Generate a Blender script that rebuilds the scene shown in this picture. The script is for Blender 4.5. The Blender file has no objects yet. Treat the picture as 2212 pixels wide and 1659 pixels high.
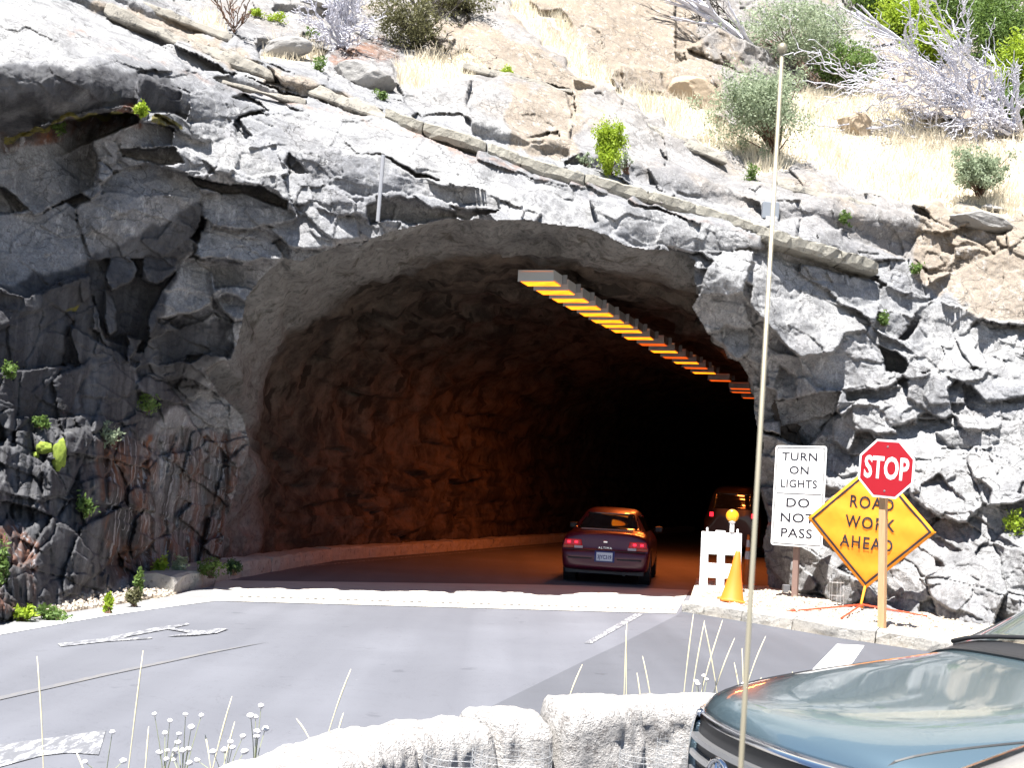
import bpy, bmesh, math, random
import numpy as np
from mathutils import Vector, Matrix
from mathutils.bvhtree import BVHTree

SC = bpy.context.scene
COL = SC.collection
random.seed(7)
rng = np.random.default_rng(7)

# ------------------------------------------------------------------ camera, light, exposure
CAM = np.array([0.0, 0.0, 1.65])
FPX = 2768.5                       # focal length in the pixels of a 2212 x 1659 print
CU, CV = 1106.0, 829.5
PITCH, ROLL = math.radians(4.86), math.radians(3.0)
F_ = np.array([0, math.cos(PITCH), math.sin(PITCH)])
R0 = np.array([1.0, 0, 0]); U0 = np.array([0, -math.sin(PITCH), math.cos(PITCH)])
R_ = math.cos(ROLL) * R0 + math.sin(ROLL) * U0
U_ = math.cos(ROLL) * U0 - math.sin(ROLL) * R0
cam_d = bpy.data.cameras.new("camera")
cam = bpy.data.objects.new("camera", cam_d)
COL.objects.link(cam)
cam.matrix_world = Matrix(((R_[0], U_[0], -F_[0], CAM[0]), (R_[1], U_[1], -F_[1], CAM[1]),
                           (R_[2], U_[2], -F_[2], CAM[2]), (0, 0, 0, 1)))
cam_d.sensor_width = 36.0
cam_d.lens = FPX / 2212 * 36.0
cam_d.clip_start = 0.05
cam_d.clip_end = 1000
cam_d.dof.use_dof = True
cam_d.dof.focus_distance = 19.0
cam_d.dof.aperture_fstop = 20.0
SC.camera = cam
LAMP_W = 95.0

SUN_EL = math.radians(68)
SUN_H = (-0.42, -0.91)             # horizontal direction from the scene towards the sun
h = math.hypot(*SUN_H)
SUN_DIR = Vector((SUN_H[0] / h * math.cos(SUN_EL), SUN_H[1] / h * math.cos(SUN_EL), math.sin(SUN_EL)))
world = bpy.data.worlds.new("World"); SC.world = world; world.use_nodes = True
wn = world.node_tree.nodes; wl = world.node_tree.links
sky = wn.new('ShaderNodeTexSky'); sky.sky_type = 'NISHITA'; sky.sun_disc = False
sky.sun_elevation = SUN_EL
sky.sun_rotation = math.atan2(SUN_DIR.x, SUN_DIR.y)
sky.altitude = 1400; sky.dust_density = 0.6; sky.ozone_density = 1.0
bg = wn['Background']; bg.inputs['Strength'].default_value = 0.05
wl.new(sky.outputs[0], bg.inputs['Color'])
sd = bpy.data.lights.new("sun", 'SUN'); sd.energy = 5.0; sd.angle = math.radians(0.5); sd.color = (1.0, 0.97, 0.92)
sun = bpy.data.objects.new("sun", sd); COL.objects.link(sun)
sun.rotation_euler = SUN_DIR.to_track_quat('Z', 'Y').to_euler()
SC.view_settings.view_transform = 'Standard'
SC.view_settings.look = 'None'
SC.view_settings.gamma = 1.0
SC.view_settings.exposure = 1.7
SC.cycles.max_bounces = 6
SC.cycles.diffuse_bounces = 3
SC.cycles.glossy_bounces = 4
SC.cycles.transparent_max_bounces = 8
SC.cycles.caustics_reflective = False
SC.cycles.caustics_refractive = False
SC.cycles.use_denoising = True
SC.cycles.sample_clamp_indirect = 6.0

# ------------------------------------------------------------------ helpers
def ray(u, v):
    a = (np.asarray(u, float) - CU) / FPX; b = (CV - np.asarray(v, float)) / FPX
    d = F_ + a[..., None] * R_ + b[..., None] * U_
    return d / d[..., 1:2]
def pt(u, v, y):
    return CAM + ray(u, v) * np.asarray(y, float)[..., None]
def gr(u, v, z=0.0):
    d = ray(u, v)
    return CAM + d * ((z - CAM[2]) / d[..., 2])[..., None]
def V(p): return Vector((float(p[0]), float(p[1]), float(p[2])))

def tag(o, label=None, cat=None, group=None, kind=None):
    if label: o['label'] = label
    if cat: o['category'] = cat
    if group: o['group'] = group
    if kind: o['kind'] = kind
    return o
def link(name, me, mat=None, parent=None, smooth=False):
    o = bpy.data.objects.new(name, me); COL.objects.link(o)
    if mat is not None:
        for m in (mat if isinstance(mat, (list, tuple)) else [mat]): me.materials.append(m)
    if smooth: me.polygons.foreach_set('use_smooth', [True] * len(me.polygons)); me.update()
    if parent is not None: o.parent = parent
    return o
def pydata(name, verts, faces, mat=None, parent=None, smooth=False):
    me = bpy.data.meshes.new(name); me.from_pydata([tuple(map(float, v)) for v in verts], [], faces); me.update()
    return link(name, me, mat, parent, smooth)
def empty(name, loc, label=None, cat=None, group=None, rz=0.0):
    o = bpy.data.objects.new(name, None); COL.objects.link(o); o.location = V(loc); o.rotation_euler = (0, 0, rz)
    o.empty_display_size = 0.1
    return tag(o, label, cat, group)
class MB:
    """collects shapes for ONE mesh object"""
    def __init__(s): s.v = []; s.f = []
    def add(s, vs, fs):
        n = len(s.v); s.v += [tuple(map(float, p)) for p in vs]; s.f += [tuple(i + n for i in f) for f in fs]; return s
    def box(s, c, size, rot=None, taper=1.0):
        hx, hy, hz = size[0] / 2, size[1] / 2, size[2] / 2
        vs = []
        for z in (-1, 1):
            k = taper if z > 0 else 1
            for x, y in ((-1, -1), (1, -1), (1, 1), (-1, 1)): vs.append(Vector((x * hx * k, y * hy * k, z * hz)))
        if rot is not None: vs = [rot @ q for q in vs]
        return s.add([q + Vector(c) for q in vs], [(3, 2, 1, 0), (4, 5, 6, 7), (0, 1, 5, 4), (1, 2, 6, 5), (2, 3, 7, 6), (3, 0, 4, 7)])
    def tube(s, pts, rad, n=6, cap=True):
        pts = [Vector(p) for p in pts]
        if not hasattr(rad, '__len__'): rad = [rad] * len(pts)
        base = len(s.v); up = None
        for i, p in enumerate(pts):
            t = (pts[min(i + 1, len(pts) - 1)] - pts[max(i - 1, 0)]).normalized()
            if up is None or abs(t.dot(up)) > 0.95:
                up = Vector((0, 0, 1)) if abs(t.z) < 0.9 else Vector((1, 0, 0))
            a = t.cross(up).normalized(); b = a.cross(t).normalized()
            for k in range(n):
                an = 2 * math.pi * k / n
                s.v.append(tuple(p + (a * math.cos(an) + b * math.sin(an)) * rad[i]))
        for i in range(len(pts) - 1):
            for k in range(n):
                s.f.append((base + i * n + k, base + i * n + (k + 1) % n, base + (i + 1) * n + (k + 1) % n, base + (i + 1) * n + k))
        if cap:
            s.f.append(tuple(base + k for k in range(n))[::-1]); s.f.append(tuple(base + (len(pts) - 1) * n + k for k in range(n)))
        return s
    def lathe(s, prof, n=24, c=(0, 0, 0)):
        base = len(s.v)
        for r, z in prof:
            for k in range(n):
                an = 2 * math.pi * k / n; s.v.append((c[0] + r * math.cos(an), c[1] + r * math.sin(an), c[2] + z))
        for i in range(len(prof) - 1):
            for k in range(n):
                s.f.append((base + i * n + k, base + i * n + (k + 1) % n, base + (i + 1) * n + (k + 1) % n, base + (i + 1) * n + k))
        return s
    def prism(s, poly, z0, z1):
        n = len(poly)
        return s.add([(x, y, z0) for x, y in poly] + [(x, y, z1) for x, y in poly],
                     [tuple(range(n))[::-1], tuple(range(n, 2 * n))] + [(i, (i + 1) % n, n + (i + 1) % n, n + i) for i in range(n)])
    def build(s, name, mat=None, parent=None, smooth=False):
        return pydata(name, s.v, s.f, mat, parent, smooth)
def bevel(o, w=0.01, seg=2):
    m = o.modifiers.new('bevel', 'BEVEL'); m.width = w; m.segments = seg; m.limit_method = 'ANGLE'; return o

# ------------------------------------------------------------------ numpy noise
def _h(ix, iy, iz, s):
    n = (ix.astype(np.int64) * 374761393 + iy.astype(np.int64) * 668265263 + iz.astype(np.int64) * 2147483647 + s * 974634777) & 0xffffffff
    n = ((n ^ (n >> 13)) * 1274126177) & 0xffffffff
    n = ((n ^ (n >> 16)) * 2246822519) & 0xffffffff
    return ((n ^ (n >> 15)) & 0xffffff) / float(0xffffff)
def vnoise(x, y, z=None, seed=0):
    x = np.asarray(x, float); y = np.asarray(y, float); z = np.zeros_like(x) if z is None else np.asarray(z, float)
    ix, iy, iz = np.floor(x), np.floor(y), np.floor(z)
    fx, fy, fz = x - ix, y - iy, z - iz
    fx, fy, fz = (t * t * t * (t * (t * 6 - 15) + 10) for t in (fx, fy, fz))
    r = 0
    for dz in ((0, 1) if np.any(fz) else (0,)):
        wz = fz if dz else 1 - fz
        for dy in (0, 1):
            wy = fy if dy else 1 - fy
            for dx in (0, 1):
                wx = fx if dx else 1 - fx
                r = r + wx * wy * wz * _h(ix + dx, iy + dy, iz + dz, seed)
    return r * 2 - 1
def fbm(x, y, z=None, oct=4, seed=0, gain=0.5):
    r = 0; a = 1; t = 0
    for o in range(oct):
        k = 2.03 ** o
        r = r + a * vnoise(x * k, y * k, None if z is None else z * k, seed + o * 17); t += a; a *= gain
    return r / t
def vor(x, y, seed):
    """jittered-grid Voronoi: id hash, offset to the nearest seed, edge distance"""
    ix, iy = np.floor(x), np.floor(y); b1 = np.full(x.shape, 9.0); b2 = np.full(x.shape, 9.0)
    ox = np.zeros(x.shape); oy = np.zeros(x.shape); cx = np.zeros(x.shape); cy = np.zeros(x.shape)
    z0 = np.zeros(x.shape)
    for dx in (-1, 0, 1):
        for dy in (-1, 0, 1):
            jx = ix + dx; jy = iy + dy
            px = jx + 0.5 + 0.9 * (_h(jx, jy, z0, seed) - .5); py = jy + 0.5 + 0.9 * (_h(jx, jy, z0, seed + 1) - .5)
            d = np.hypot(px - x, py - y)
            nb = d < b1
            b2 = np.where(nb, b1, np.minimum(b2, d))
            b1 = np.where(nb, d, b1)
            ox = np.where(nb, x - px, ox); oy = np.where(nb, y - py, oy); cx = np.where(nb, jx, cx); cy = np.where(nb, jy, cy)
    hs = lambda k: _h(cx, cy, z0, seed + k)
    return hs, ox, oy, b2 - b1
def inpoly(x, y, poly):
    r = np.zeros(x.shape, bool); n = len(poly)
    for i in range(n):
        x1, y1 = poly[i]; x2, y2 = poly[(i + 1) % n]
        if y1 == y2: continue
        r ^= ((y1 > y) != (y2 > y)) & (x < (x2 - x1) * (y - y1) / (y2 - y1) + x1)
    return r

# ------------------------------------------------------------------ materials
def mat(name, col, rough=0.6, metal=0.0, emit=None, emit_s=0.0, spec=0.5, coat=0.0, trans=0.0):
    m = bpy.data.materials.new(name); m.use_nodes = True
    b = m.node_tree.nodes['Principled BSDF']
    b.inputs['Base Color'].default_value = (*col, 1); b.inputs['Roughness'].default_value = rough
    b.inputs['Metallic'].default_value = metal; b.inputs['Specular IOR Level'].default_value = spec
    b.inputs['Coat Weight'].default_value = coat; b.inputs['Coat Roughness'].default_value = 0.03
    b.inputs['Transmission Weight'].default_value = trans
    if emit: b.inputs['Emission Color'].default_value = (*emit, 1); b.inputs['Emission Strength'].default_value = emit_s
    return m
class NT:
    def __init__(s, m): s.t = m.node_tree; s.n = s.t.nodes; s.l = s.t.links; s.b = s.n['Principled BSDF']; s.co = None
    def coord(s, kind='Object', scale=(1, 1, 1), rot=(0, 0, 0)):
        if kind == 'World':
            g = s.n.new('ShaderNodeNewGeometry'); o = g.outputs['Position']
        else:
            g = s.n.new('ShaderNodeTexCoord'); o = g.outputs[kind]
        mp = s.n.new('ShaderNodeMapping'); mp.inputs['Scale'].default_value = scale; mp.inputs['Rotation'].default_value = rot
        s.l.new(o, mp.inputs[0]); return mp.outputs[0]
    def noise(s, co, scale, detail=4, rough=0.55, dist=0.0, out='Fac'):
        x = s.n.new('ShaderNodeTexNoise'); x.inputs['Scale'].default_value = scale; x.inputs['Detail'].default_value = detail
        x.inputs['Roughness'].default_value = rough; x.inputs['Distortion'].default_value = dist
        s.l.new(co, x.inputs['Vector']); return x.outputs[out]
    def voro(s, co, scale, feature='F1', out='Distance'):
        x = s.n.new('ShaderNodeTexVoronoi'); x.feature = feature; x.inputs['Scale'].default_value = scale
        s.l.new(co, x.inputs['Vector']); return x.outputs[out]
    def ramp(s, fac, stops):
        r = s.n.new('ShaderNodeValToRGB'); e = r.color_ramp.elements
        while len(e) < len(stops): e.new(0.5)
        for k, (p, c) in enumerate(stops):
            e[k].position = p; e[k].color = (c, c, c, 1) if not hasattr(c, '__len__') else (*c, 1)
        s.l.new(fac, r.inputs[0]); return r.outputs[0]
    def mix(s, fac, a, b, mode='MIX'):
        x = s.n.new('ShaderNodeMix'); x.data_type = 'RGBA'; x.blend_type = mode
        for k, q in ((0, fac), (6, a), (7, b)):
            if isinstance(q, (int, float)): x.inputs[k].default_value = q if k == 0 else (q, q, q, 1)
            elif isinstance(q, tuple): x.inputs[k].default_value = (*q, 1)
            else: s.l.new(q, x.inputs[k])
        return x.outputs[2]
    def math(s, op, a, b=0.0):
        x = s.n.new('ShaderNodeMath'); x.operation = op
        for k, q in ((0, a), (1, b)):
            if isinstance(q, (int, float)): x.inputs[k].default_value = q
            else: s.l.new(q, x.inputs[k])
        return x.outputs[0]
    def bump(s, h, strength=0.5, dist=0.02, prev=None):
        x = s.n.new('ShaderNodeBump'); x.inputs['Strength'].default_value = strength; x.inputs['Distance'].default_value = dist
        s.l.new(h, x.inputs['Height'])
        if prev is not None: s.l.new(prev, x.inputs['Normal'])
        return x.outputs[0]
    def set(s, k, v): s.l.new(v, s.b.inputs[k])
    def attr(s, name):
        x = s.n.new('ShaderNodeAttribute'); x.attribute_name = name
        sep = s.n.new('ShaderNodeSeparateColor'); s.l.new(x.outputs['Color'], sep.inputs[0])
        return sep.outputs[0], sep.outputs[1], sep.outputs[2], x.outputs['Alpha']
# ------------------------------------------------------------------ cliff: a relief surface standing 13 - 60 m away
CTRL = [(-900,1500,8.5),(-900,900,9.5),(-900,300,11),(-900,-300,20),(3100,1300,15),(3100,700,17.5),(3100,100,36),(-300,1400,10),(-300,1000,12.7),(-300,500,14.2),(-300,100,15.5),(-300,-400,23),(0,1345,14.1),(0,1000,15.5),(0,700,15.8),(0,500,16.6),(0,300,16.4),(0,140,15.4),(0,0,18.4),
 (100,1316,15.2),(200,1290,17),(200,1000,17.1),(200,700,17.5),(200,450,17.6),(200,300,17.4),(200,130,16.8),(200,50,19.6),(300,1265,18.8),(400,1245,20.6),(475,1235,22.2),
 (360,1000,19.6),(380,800,19.4),(350,600,18.4),(350,450,18.1),(350,300,18.1),(360,160,18.6),(350,60,22.4),(350,0,25),(480,1100,21.8),(520,950,21.4),(500,780,19.8),(600,560,18.9),(600,450,18.6),
 (600,350,18.8),(600,230,20.4),(600,120,24),(600,0,29),(800,510,19.2),(1000,470,19.8),(1200,480,20.2),(1400,530,20.8),(1500,600,21.4),(800,400,19.2),(800,300,20.4),
 (1000,380,20.2),(1000,300,21.8),(1200,420,20.8),(1200,380,21.6),(1000,200,25),(1000,50,30),(1200,280,25),(1200,0,33),(1400,450,21.6),(1400,350,25),(1400,150,31),(1600,350,27),(1600,200,31),(1600,0,38),
 (1800,200,34),(1800,0,42),(2000,350,29),(2000,200,34),(2000,0,44),(2212,500,25),(2212,300,31),(2212,0,44),(1500,700,22.4),(1600,800,23),(1650,950,23.7),(1660,1100,24.2),(1660,1245,24.6),
 (1660,520,22.2),(1800,560,23),(1800,700,23),(1800,900,22.9),(1800,1050,22.6),(1800,1260,22.1),(2000,650,24),(2000,800,22.8),(2000,900,22.2),(2000,1100,21.1),(2000,1270,19.8),(2212,700,23.4),(2212,900,21.6),
 (2212,1100,20.0),(2212,1280,18.6),(2500,1300,17.0),(2500,900,20),(2500,500,24),(2500,0,42),(0,-400,24),(600,-400,40),(1200,-400,50),(2000,-400,62),(2500,-400,62),(-300,-1400,40),(1100,-1400,85),(2500,-1400,95)]
def tps(c):
    P = np.array(c, float); X = P[:, :2] / 500; d = P[:, 2]; n = len(P)
    def K(r): return np.where(r > 1e-9, r * r * np.log(np.maximum(r, 1e-9)), 0)
    A = np.zeros((n + 3, n + 3)); A[:n, :n] = K(np.linalg.norm(X[:, None] - X[None], axis=2)) + 0.004 * np.eye(n)
    A[:n, n] = 1; A[:n, n + 1:] = X; A[n:, :n] = A[:n, n:].T
    w = np.linalg.solve(A, np.r_[np.log(d), 0, 0, 0])
    def f(u, v):
        u = np.asarray(u, float) / 500; v = np.asarray(v, float) / 500
        r = w[n] + w[n + 1] * u + w[n + 2] * v
        for k in range(n): r = r + w[k] * K(np.hypot(u - X[k, 0], v - X[k, 1]))
        return np.exp(r)
    return f
BASE = tps(CTRL)

OPEN = [(474,1330),(472,1235),(484,1130),(512,1050),(538,960),(524,900),(470,850),(440,800),(470,782),(500,776),(520,700),(532,640),(560,600),(612,556),(650,560),(700,540),(735,528),(775,535),(800,515),(850,498),(900,482),(960,474),(1020,470),(1130,474),(1200,482),(1270,492),(1310,508),
        (1350,526),(1420,540),(1480,545),(1504,560),(1500,600),(1512,640),(1500,665),(1526,715),(1560,745),(1572,770),(1600,780),(1628,830),(1634,900),(1652,960),(1640,1000),(1645,1060),(1662,1120),(1650,1180),(1658,1245),(1662,1330)]

# traced facets: polygon, q (depth gained per metre of height: high = lit from above, negative = overhang), p (per metre to the right), offset towards the viewer
FAC = [
 ([(-60,-10),(140,-10),(349,101),(412,150),(384,154),(266,112),(245,115),(168,122),(35,136),(-60,142)], 1.0, .1, .25),
 ([(-60,142),(35,136),(168,122),(245,115),(280,108),(384,154),(297,147),(293,227),(224,231),(140,252),(70,276),(-60,320)], -.62, 0, .2),
 ([(-60,320),(70,276),(224,245),(297,245),(297,265),(196,304),(105,346),(21,370),(-60,380)], .05, .3, -.45),
 ([(-60,380),(21,370),(105,346),(196,304),(210,350),(199,402),(140,437),(70,465),(31,419),(-60,391)], .45, .2, .15),
 ([(297,160),(350,180),(412,200),(405,255),(307,242)], -.5, .2, .25),
 ([(412,196),(470,195),(573,234),(514,251),(486,280),(409,258)], .3, -.2, .25),
 ([(300,148),(384,154),(470,192),(412,198),(350,178)], .9, 0, .3),
 ([(215,-20),(385,70),(370,115),(262,60),(120,-20)], .0, 0, .25),
 ([(250,-20),(330,-20),(420,30),(500,75),(495,90),(400,50),(300,0)], .75, 0, -.1),
 ([(220,-30),(312,0),(430,66),(505,82),(490,100),(400,80),(330,40),(250,0)], -.05, 0, .1),
 ([(409,80),(440,76),(580,140),(587,168),(451,122),(419,91)], .2, 0, .45),
 ([(580,140),(594,147),(700,180),(830,238),(825,248),(773,243),(650,205),(605,168)], -.25, 0, .5),
 ([(590,140),(640,150),(760,196),(838,232),(830,238),(700,182)], 1.1, 0, .4),
 ([(349,101),(412,150),(524,157),(664,210),(560,190),(450,130),(360,92)], .8, 0, -.2),
 ([(460,165),(524,157),(600,190),(640,214),(560,205)], -.1, 0, .0),
 ([(510,40),(580,35),(650,60),(640,72),(560,82),(500,60)], 1.0, 0, .2),
 ([(555,110),(560,80),(610,66),(655,60),(640,90),(600,120),(565,130)], -.45, 0, .2),
 ([(600,0),(690,10),(720,40),(650,35),(590,20)], -.25, 0, .2),
 ([(1001,31),(1106,28),(1298,178),(1235,189),(1001,133),(956,122),(1012,42)], .8, .05, .5),
 ([(1243,164),(1305,182),(1246,194)], -.5, 0, .3),
 ([(956,124),(1001,135),(1235,191),(1240,200),(1000,148)], -.8, 0, -.35),
 ([(1141,-20),(1460,-20),(1460,154),(1344,140),(1298,175),(1176,80),(1124,35)], .7, -.05, .2),
 ([(1344,142),(1460,150),(1460,217),(1414,210),(1344,189)], .25, .1, .45),
 ([(1430,150),(1500,130),(1560,160),(1555,235),(1480,230),(1440,190)], .3, .2, .3),
 ([(708,140),(785,122),(841,129),(869,206),(827,196),(708,157)], .3, 0, .25),
 ([(869,196),(1019,168),(1012,210),(1008,245),(911,245),(869,210)], .55, 0, .3),
 ([(1019,196),(1089,161),(1222,196),(1232,280),(1141,300),(1089,255),(1019,245)], .6, 0, .4),
 ([(1019,258),(1089,258),(1141,304),(1170,300),(1235,300),(1225,345),(1170,345),(1100,330),(1020,290)], -.35, 0, .1),
 ([(1239,196),(1386,245),(1442,350),(1351,315),(1281,315),(1232,300)], .5, .1, .3),
 ([(1218,349),(1281,320),(1351,335),(1438,350),(1421,402),(1316,377),(1211,353)], -.1, 0, .1),
 ([(1440,240),(1560,290),(1640,350),(1560,400),(1440,350)], .5, 0, .1),
 ([(1400,360),(1500,370),(1640,440),(1650,475),(1540,440),(1421,405)], -.05, .1, .2),
 ([(560,240),(700,235),(830,250),(960,310),(1120,375),(1270,430),(1310,480),(1240,495),(1150,450),(1090,420),(1000,400),(900,370),(830,330),(760,330),(690,310),(620,260)], 1.0, .1, .25),
 ([(690,340),(760,330),(830,335),(900,380),(960,400),(1080,415),(1080,450),(1000,440),(870,420),(760,420),(700,400)], .12, 0, .15),
 ([(790,440),(900,425),(1010,450),(1080,452),(1000,470),(900,480),(800,480)], -.5, 0, -.1),
 ([(890,415),(960,432),(990,455),(930,450)], .6, 0, .35),
 ([(1270,430),(1400,440),(1500,480),(1650,500),(1650,535),(1500,545),(1380,530),(1300,500)], .4, .1, .25),
 ([(1120,380),(1390,440),(1500,478),(1380,445),(1270,430)], .9, 0, .1),
 ([(1510,470),(1640,505),(1640,535),(1500,540)], .1, -.2, .3),
 ([(260,300),(300,262),(380,280),(378,315),(300,318),(255,325)], .5, -.2, .2),
 ([(381,283),(444,307),(500,295),(573,300),(629,370),(545,380),(447,342),(381,315)], .55, 0, .2),
 ([(517,255),(600,240),(700,262),(770,330),(640,345),(590,310),(540,290)], .8, 0, .3),
 ([(640,325),(727,322),(737,377),(678,395),(640,350)], .1, .2, .2),
 ([(400,378),(490,395),(560,400),(622,430),(620,450),(540,425),(420,400)], -.8, 0, -.5),
 ([(255,326),(380,318),(400,350),(330,352),(262,340)], -.6, 0, -.1),
 ([(215,400),(260,370),(330,350),(400,370),(432,405),(435,425),(310,420),(212,415)], .6, 0, .3),
 ([(212,415),(310,420),(435,425),(430,475),(400,520),(340,560),(200,580),(165,450)], -.4, .2, .35),
 ([(-60,465),(70,465),(140,440),(165,450),(187,560),(187,590),(130,600),(60,640),(-60,600)], .16, .1, .2),
 ([(-60,620),(60,640),(190,590),(200,700),(180,780),(60,800),(-60,820)], -.28, .2, .1),
 ([(433,412),(524,416),(629,451),(640,468),(573,482),(531,493),(465,486),(430,465)], .35, 0, .25),
 ([(426,493),(524,514),(594,524),(615,559),(524,566),(416,556)], .5, 0, .3),
 ([(685,451),(769,465),(773,517),(699,521)], .35, 0, .3),
 ([(580,490),(660,470),(720,520),(720,535),(620,530)], .4, 0, .3),
 ([(190,560),(416,560),(380,600),(330,700),(310,760),(230,730),(190,640)], -.35, 0, -.1),
 ([(419,560),(458,578),(458,655),(433,672),(342,690),(318,732),(318,700),(349,630),(384,574)], .45, .1, .35),
 ([(245,553),(280,550),(297,585),(280,613),(241,627),(227,592)], .45, 0, .35),
 ([(224,620),(245,660),(259,711),(238,721),(224,683)], .45, 0, .3),
 ([(335,553),(381,557),(377,585),(335,613),(300,606),(314,553)], .2, 0, .25),
 ([(461,578),(615,564),(653,585),(575,630),(524,620),(470,627)], -.65, 0, -.1),
 ([(273,725),(308,735),(280,784)], .45, 0, .35),
 ([(318,735),(440,690),(500,690),(500,776),(420,770),(300,790)], -.4, 0, .1),
 ([(30,800),(150,790),(240,780),(270,830),(240,900),(30,900)], -.12, .1, .15),
 ([(150,700),(300,790),(290,900),(230,920),(170,800)], -.2, .1, .2),
 ([(1516,637),(1519,602),(1558,539),(1621,543),(1614,585),(1603,634)], .35, -.2, .35),
 ([(1509,637),(1603,636),(1628,711),(1526,721),(1495,665)], -.7, 0, .2),
 ([(1535,725),(1570,705),(1620,715),(1620,760),(1590,775)], .35, 0, .3),
 ([(1621,543),(1677,560),(1806,641),(1869,718),(1823,725),(1799,760),(1719,774),(1663,711),(1621,655)], .5, .05, .5),
 ([(1719,774),(1799,760),(1823,728),(1893,760),(1911,802),(1890,822),(1816,840),(1764,843),(1733,812)], .05, .1, .5),
 ([(1893,725),(1920,730),(1960,780),(1950,802),(1911,800)], -.8, 0, -.5),
 ([(1883,711),(1977,760),(1956,774),(1886,739)], .9, 0, .3),
 ([(1781,585),(1900,616),(1900,655),(1850,665),(1810,640)], .1, 0, .15),
 ([(1670,530),(1760,560),(1900,600),(1900,612),(1781,582),(1690,560)], -.5, 0, -.3),
 ([(1904,620),(2012,644),(1977,679),(1897,665)], .5, .1, .15),
 ([(1897,669),(1974,686),(1942,732),(1886,711)], -.1, 0, .15),
 ([(2015,648),(2117,683),(2082,725),(1980,760),(1960,732)], .4, 0, .4),
 ([(1942,735),(1960,732),(2012,650),(1990,655)], -.3, -1.0, -.2),
 ([(2092,715),(2124,694),(2170,745),(2135,780)], .25, 0, .2),
 ([(1950,640),(2240,500),(2260,480),(2260,700),(2130,690),(2020,645)], .5, .1, .2),
 ([(1990,800),(2204,791),(2260,791),(2260,850),(2134,868),(2050,805)], .45, 0, .3),
 ([(1960,815),(2047,805),(2050,896),(2026,899),(1956,857)], .2, .3, .3),
 ([(1830,847),(1956,829),(1946,854),(1830,868)], .6, 0, .1),
 ([(1841,878),(1900,875),(1939,931),(1851,934),(1837,899)], .45, 0, .3),
 ([(1797,915),(1840,880),(1851,934),(1836,975),(1797,960)], .4, -.2, .25),
 ([(1680,787),(1715,815),(1725,864),(1680,868)], .5, 0, .3),
 ([(1680,871),(1816,843),(1795,899),(1691,924)], -.45, 0, -.1),
 ([(1650,905),(1690,915),(1690,940),(1650,925)], .8, 0, .3),
 ([(2019,931),(2208,924),(2260,924),(2260,962),(2068,973)], .3, 0, .3),
 ([(1690,350),(1800,390),(2000,450),(2010,470),(1900,440),(1760,420)], .7, 0, .2),
 ([(1680,430),(1760,425),(1900,450),(2000,480),(1960,560),(1840,520),(1760,470),(1680,480)], -.3, 0, -.2),
 ([(1765,500),(1820,495),(1815,540),(1770,535)], .5, 0, .3),
]
MASKS = {  # R tan, G dark rust, B dry grass / soil, A smooth render or moss
 'tan': [[(1100,-60),(1500,-60),(1500,60),(1560,160),(1555,240),(1400,220),(1100,30)],[(880,40),(1010,40),(1300,180),(1240,200),(950,130)],[(1990,440),(2300,440),(2300,720),(2120,690),(1980,600)],
         [(220,0),(420,60),(570,140),(830,235),(820,250),(600,180),(400,100),(200,20)],[(1100,180),(1240,200),(1250,340),(1100,330)],[(1700,90),(1950,120),(2150,150),(2250,300),(1800,300)]],
 'rust': [[(210,960),(380,930),(520,930),(540,960),(490,1130),(475,1250),(250,1260),(220,1100)],[(-80,1130),(30,1140),(90,1200),(60,1300),(-80,1360)],[(760,80),(860,85),(860,120),(720,150),(700,120)],
          [(-60,300),(300,225),(300,270),(0,330)],[(1640,80),(1780,90),(1800,200),(1700,220)]],
 'dry': [[(1560,270),(1680,240),(1700,200),(1850,180),(1960,230),(2000,260),(2240,280),(2240,470),(2080,440),(1960,440),(1830,390),(1720,350),(1640,380),(1560,300),(1500,290)],[(840,140),(1010,110),(1060,150),(1020,170),(900,190),(870,190)],
         [(1330,190),(1460,215),(1560,250),(1600,300),(1590,340),(1480,290),(1400,250)],[(1060,-40),(1140,-40),(1180,70),(1320,180),(1290,185),(1130,60)],[(560,120),(650,100),(700,110),(690,140),(600,135)],[(400,20),(480,40),(500,80),(460,70)],[(1200,20),(1160,20),(1310,190),(1330,190)]],
 'red': [[(700,120),(860,85),(850,110),(720,150)],[(150,60),(370,150),(520,190),(640,212),(830,262),(820,270),(640,225),(420,170),(160,75)],[(840,262),(1012,310),(1170,372),(1380,430),(1500,470),(1640,505),(1640,512),(1380,440),(1160,385),(1000,330),(850,275)]],
 'moss': [[(0,296),(70,276),(150,248),(300,236),(300,246),(150,260),(60,292),(0,312)],[(330,252),(400,268),(400,276),(330,262)],[(140,670),(170,655),(165,668),(120,690)]],
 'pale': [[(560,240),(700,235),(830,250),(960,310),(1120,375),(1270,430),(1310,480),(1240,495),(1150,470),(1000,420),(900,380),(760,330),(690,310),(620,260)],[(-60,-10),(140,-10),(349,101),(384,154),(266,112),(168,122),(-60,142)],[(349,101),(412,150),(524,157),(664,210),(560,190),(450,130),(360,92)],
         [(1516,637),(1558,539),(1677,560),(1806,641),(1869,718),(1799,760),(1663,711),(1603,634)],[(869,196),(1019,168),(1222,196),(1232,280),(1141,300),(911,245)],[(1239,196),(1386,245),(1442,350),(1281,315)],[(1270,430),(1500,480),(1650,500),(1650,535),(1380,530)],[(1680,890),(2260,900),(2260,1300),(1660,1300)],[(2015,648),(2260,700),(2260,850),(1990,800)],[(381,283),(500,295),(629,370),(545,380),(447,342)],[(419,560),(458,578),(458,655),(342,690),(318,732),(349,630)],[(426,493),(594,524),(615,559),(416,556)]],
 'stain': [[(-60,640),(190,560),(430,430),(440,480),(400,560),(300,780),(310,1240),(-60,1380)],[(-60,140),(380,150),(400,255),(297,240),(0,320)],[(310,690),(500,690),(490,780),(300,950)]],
}
fine = 2.3
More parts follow.
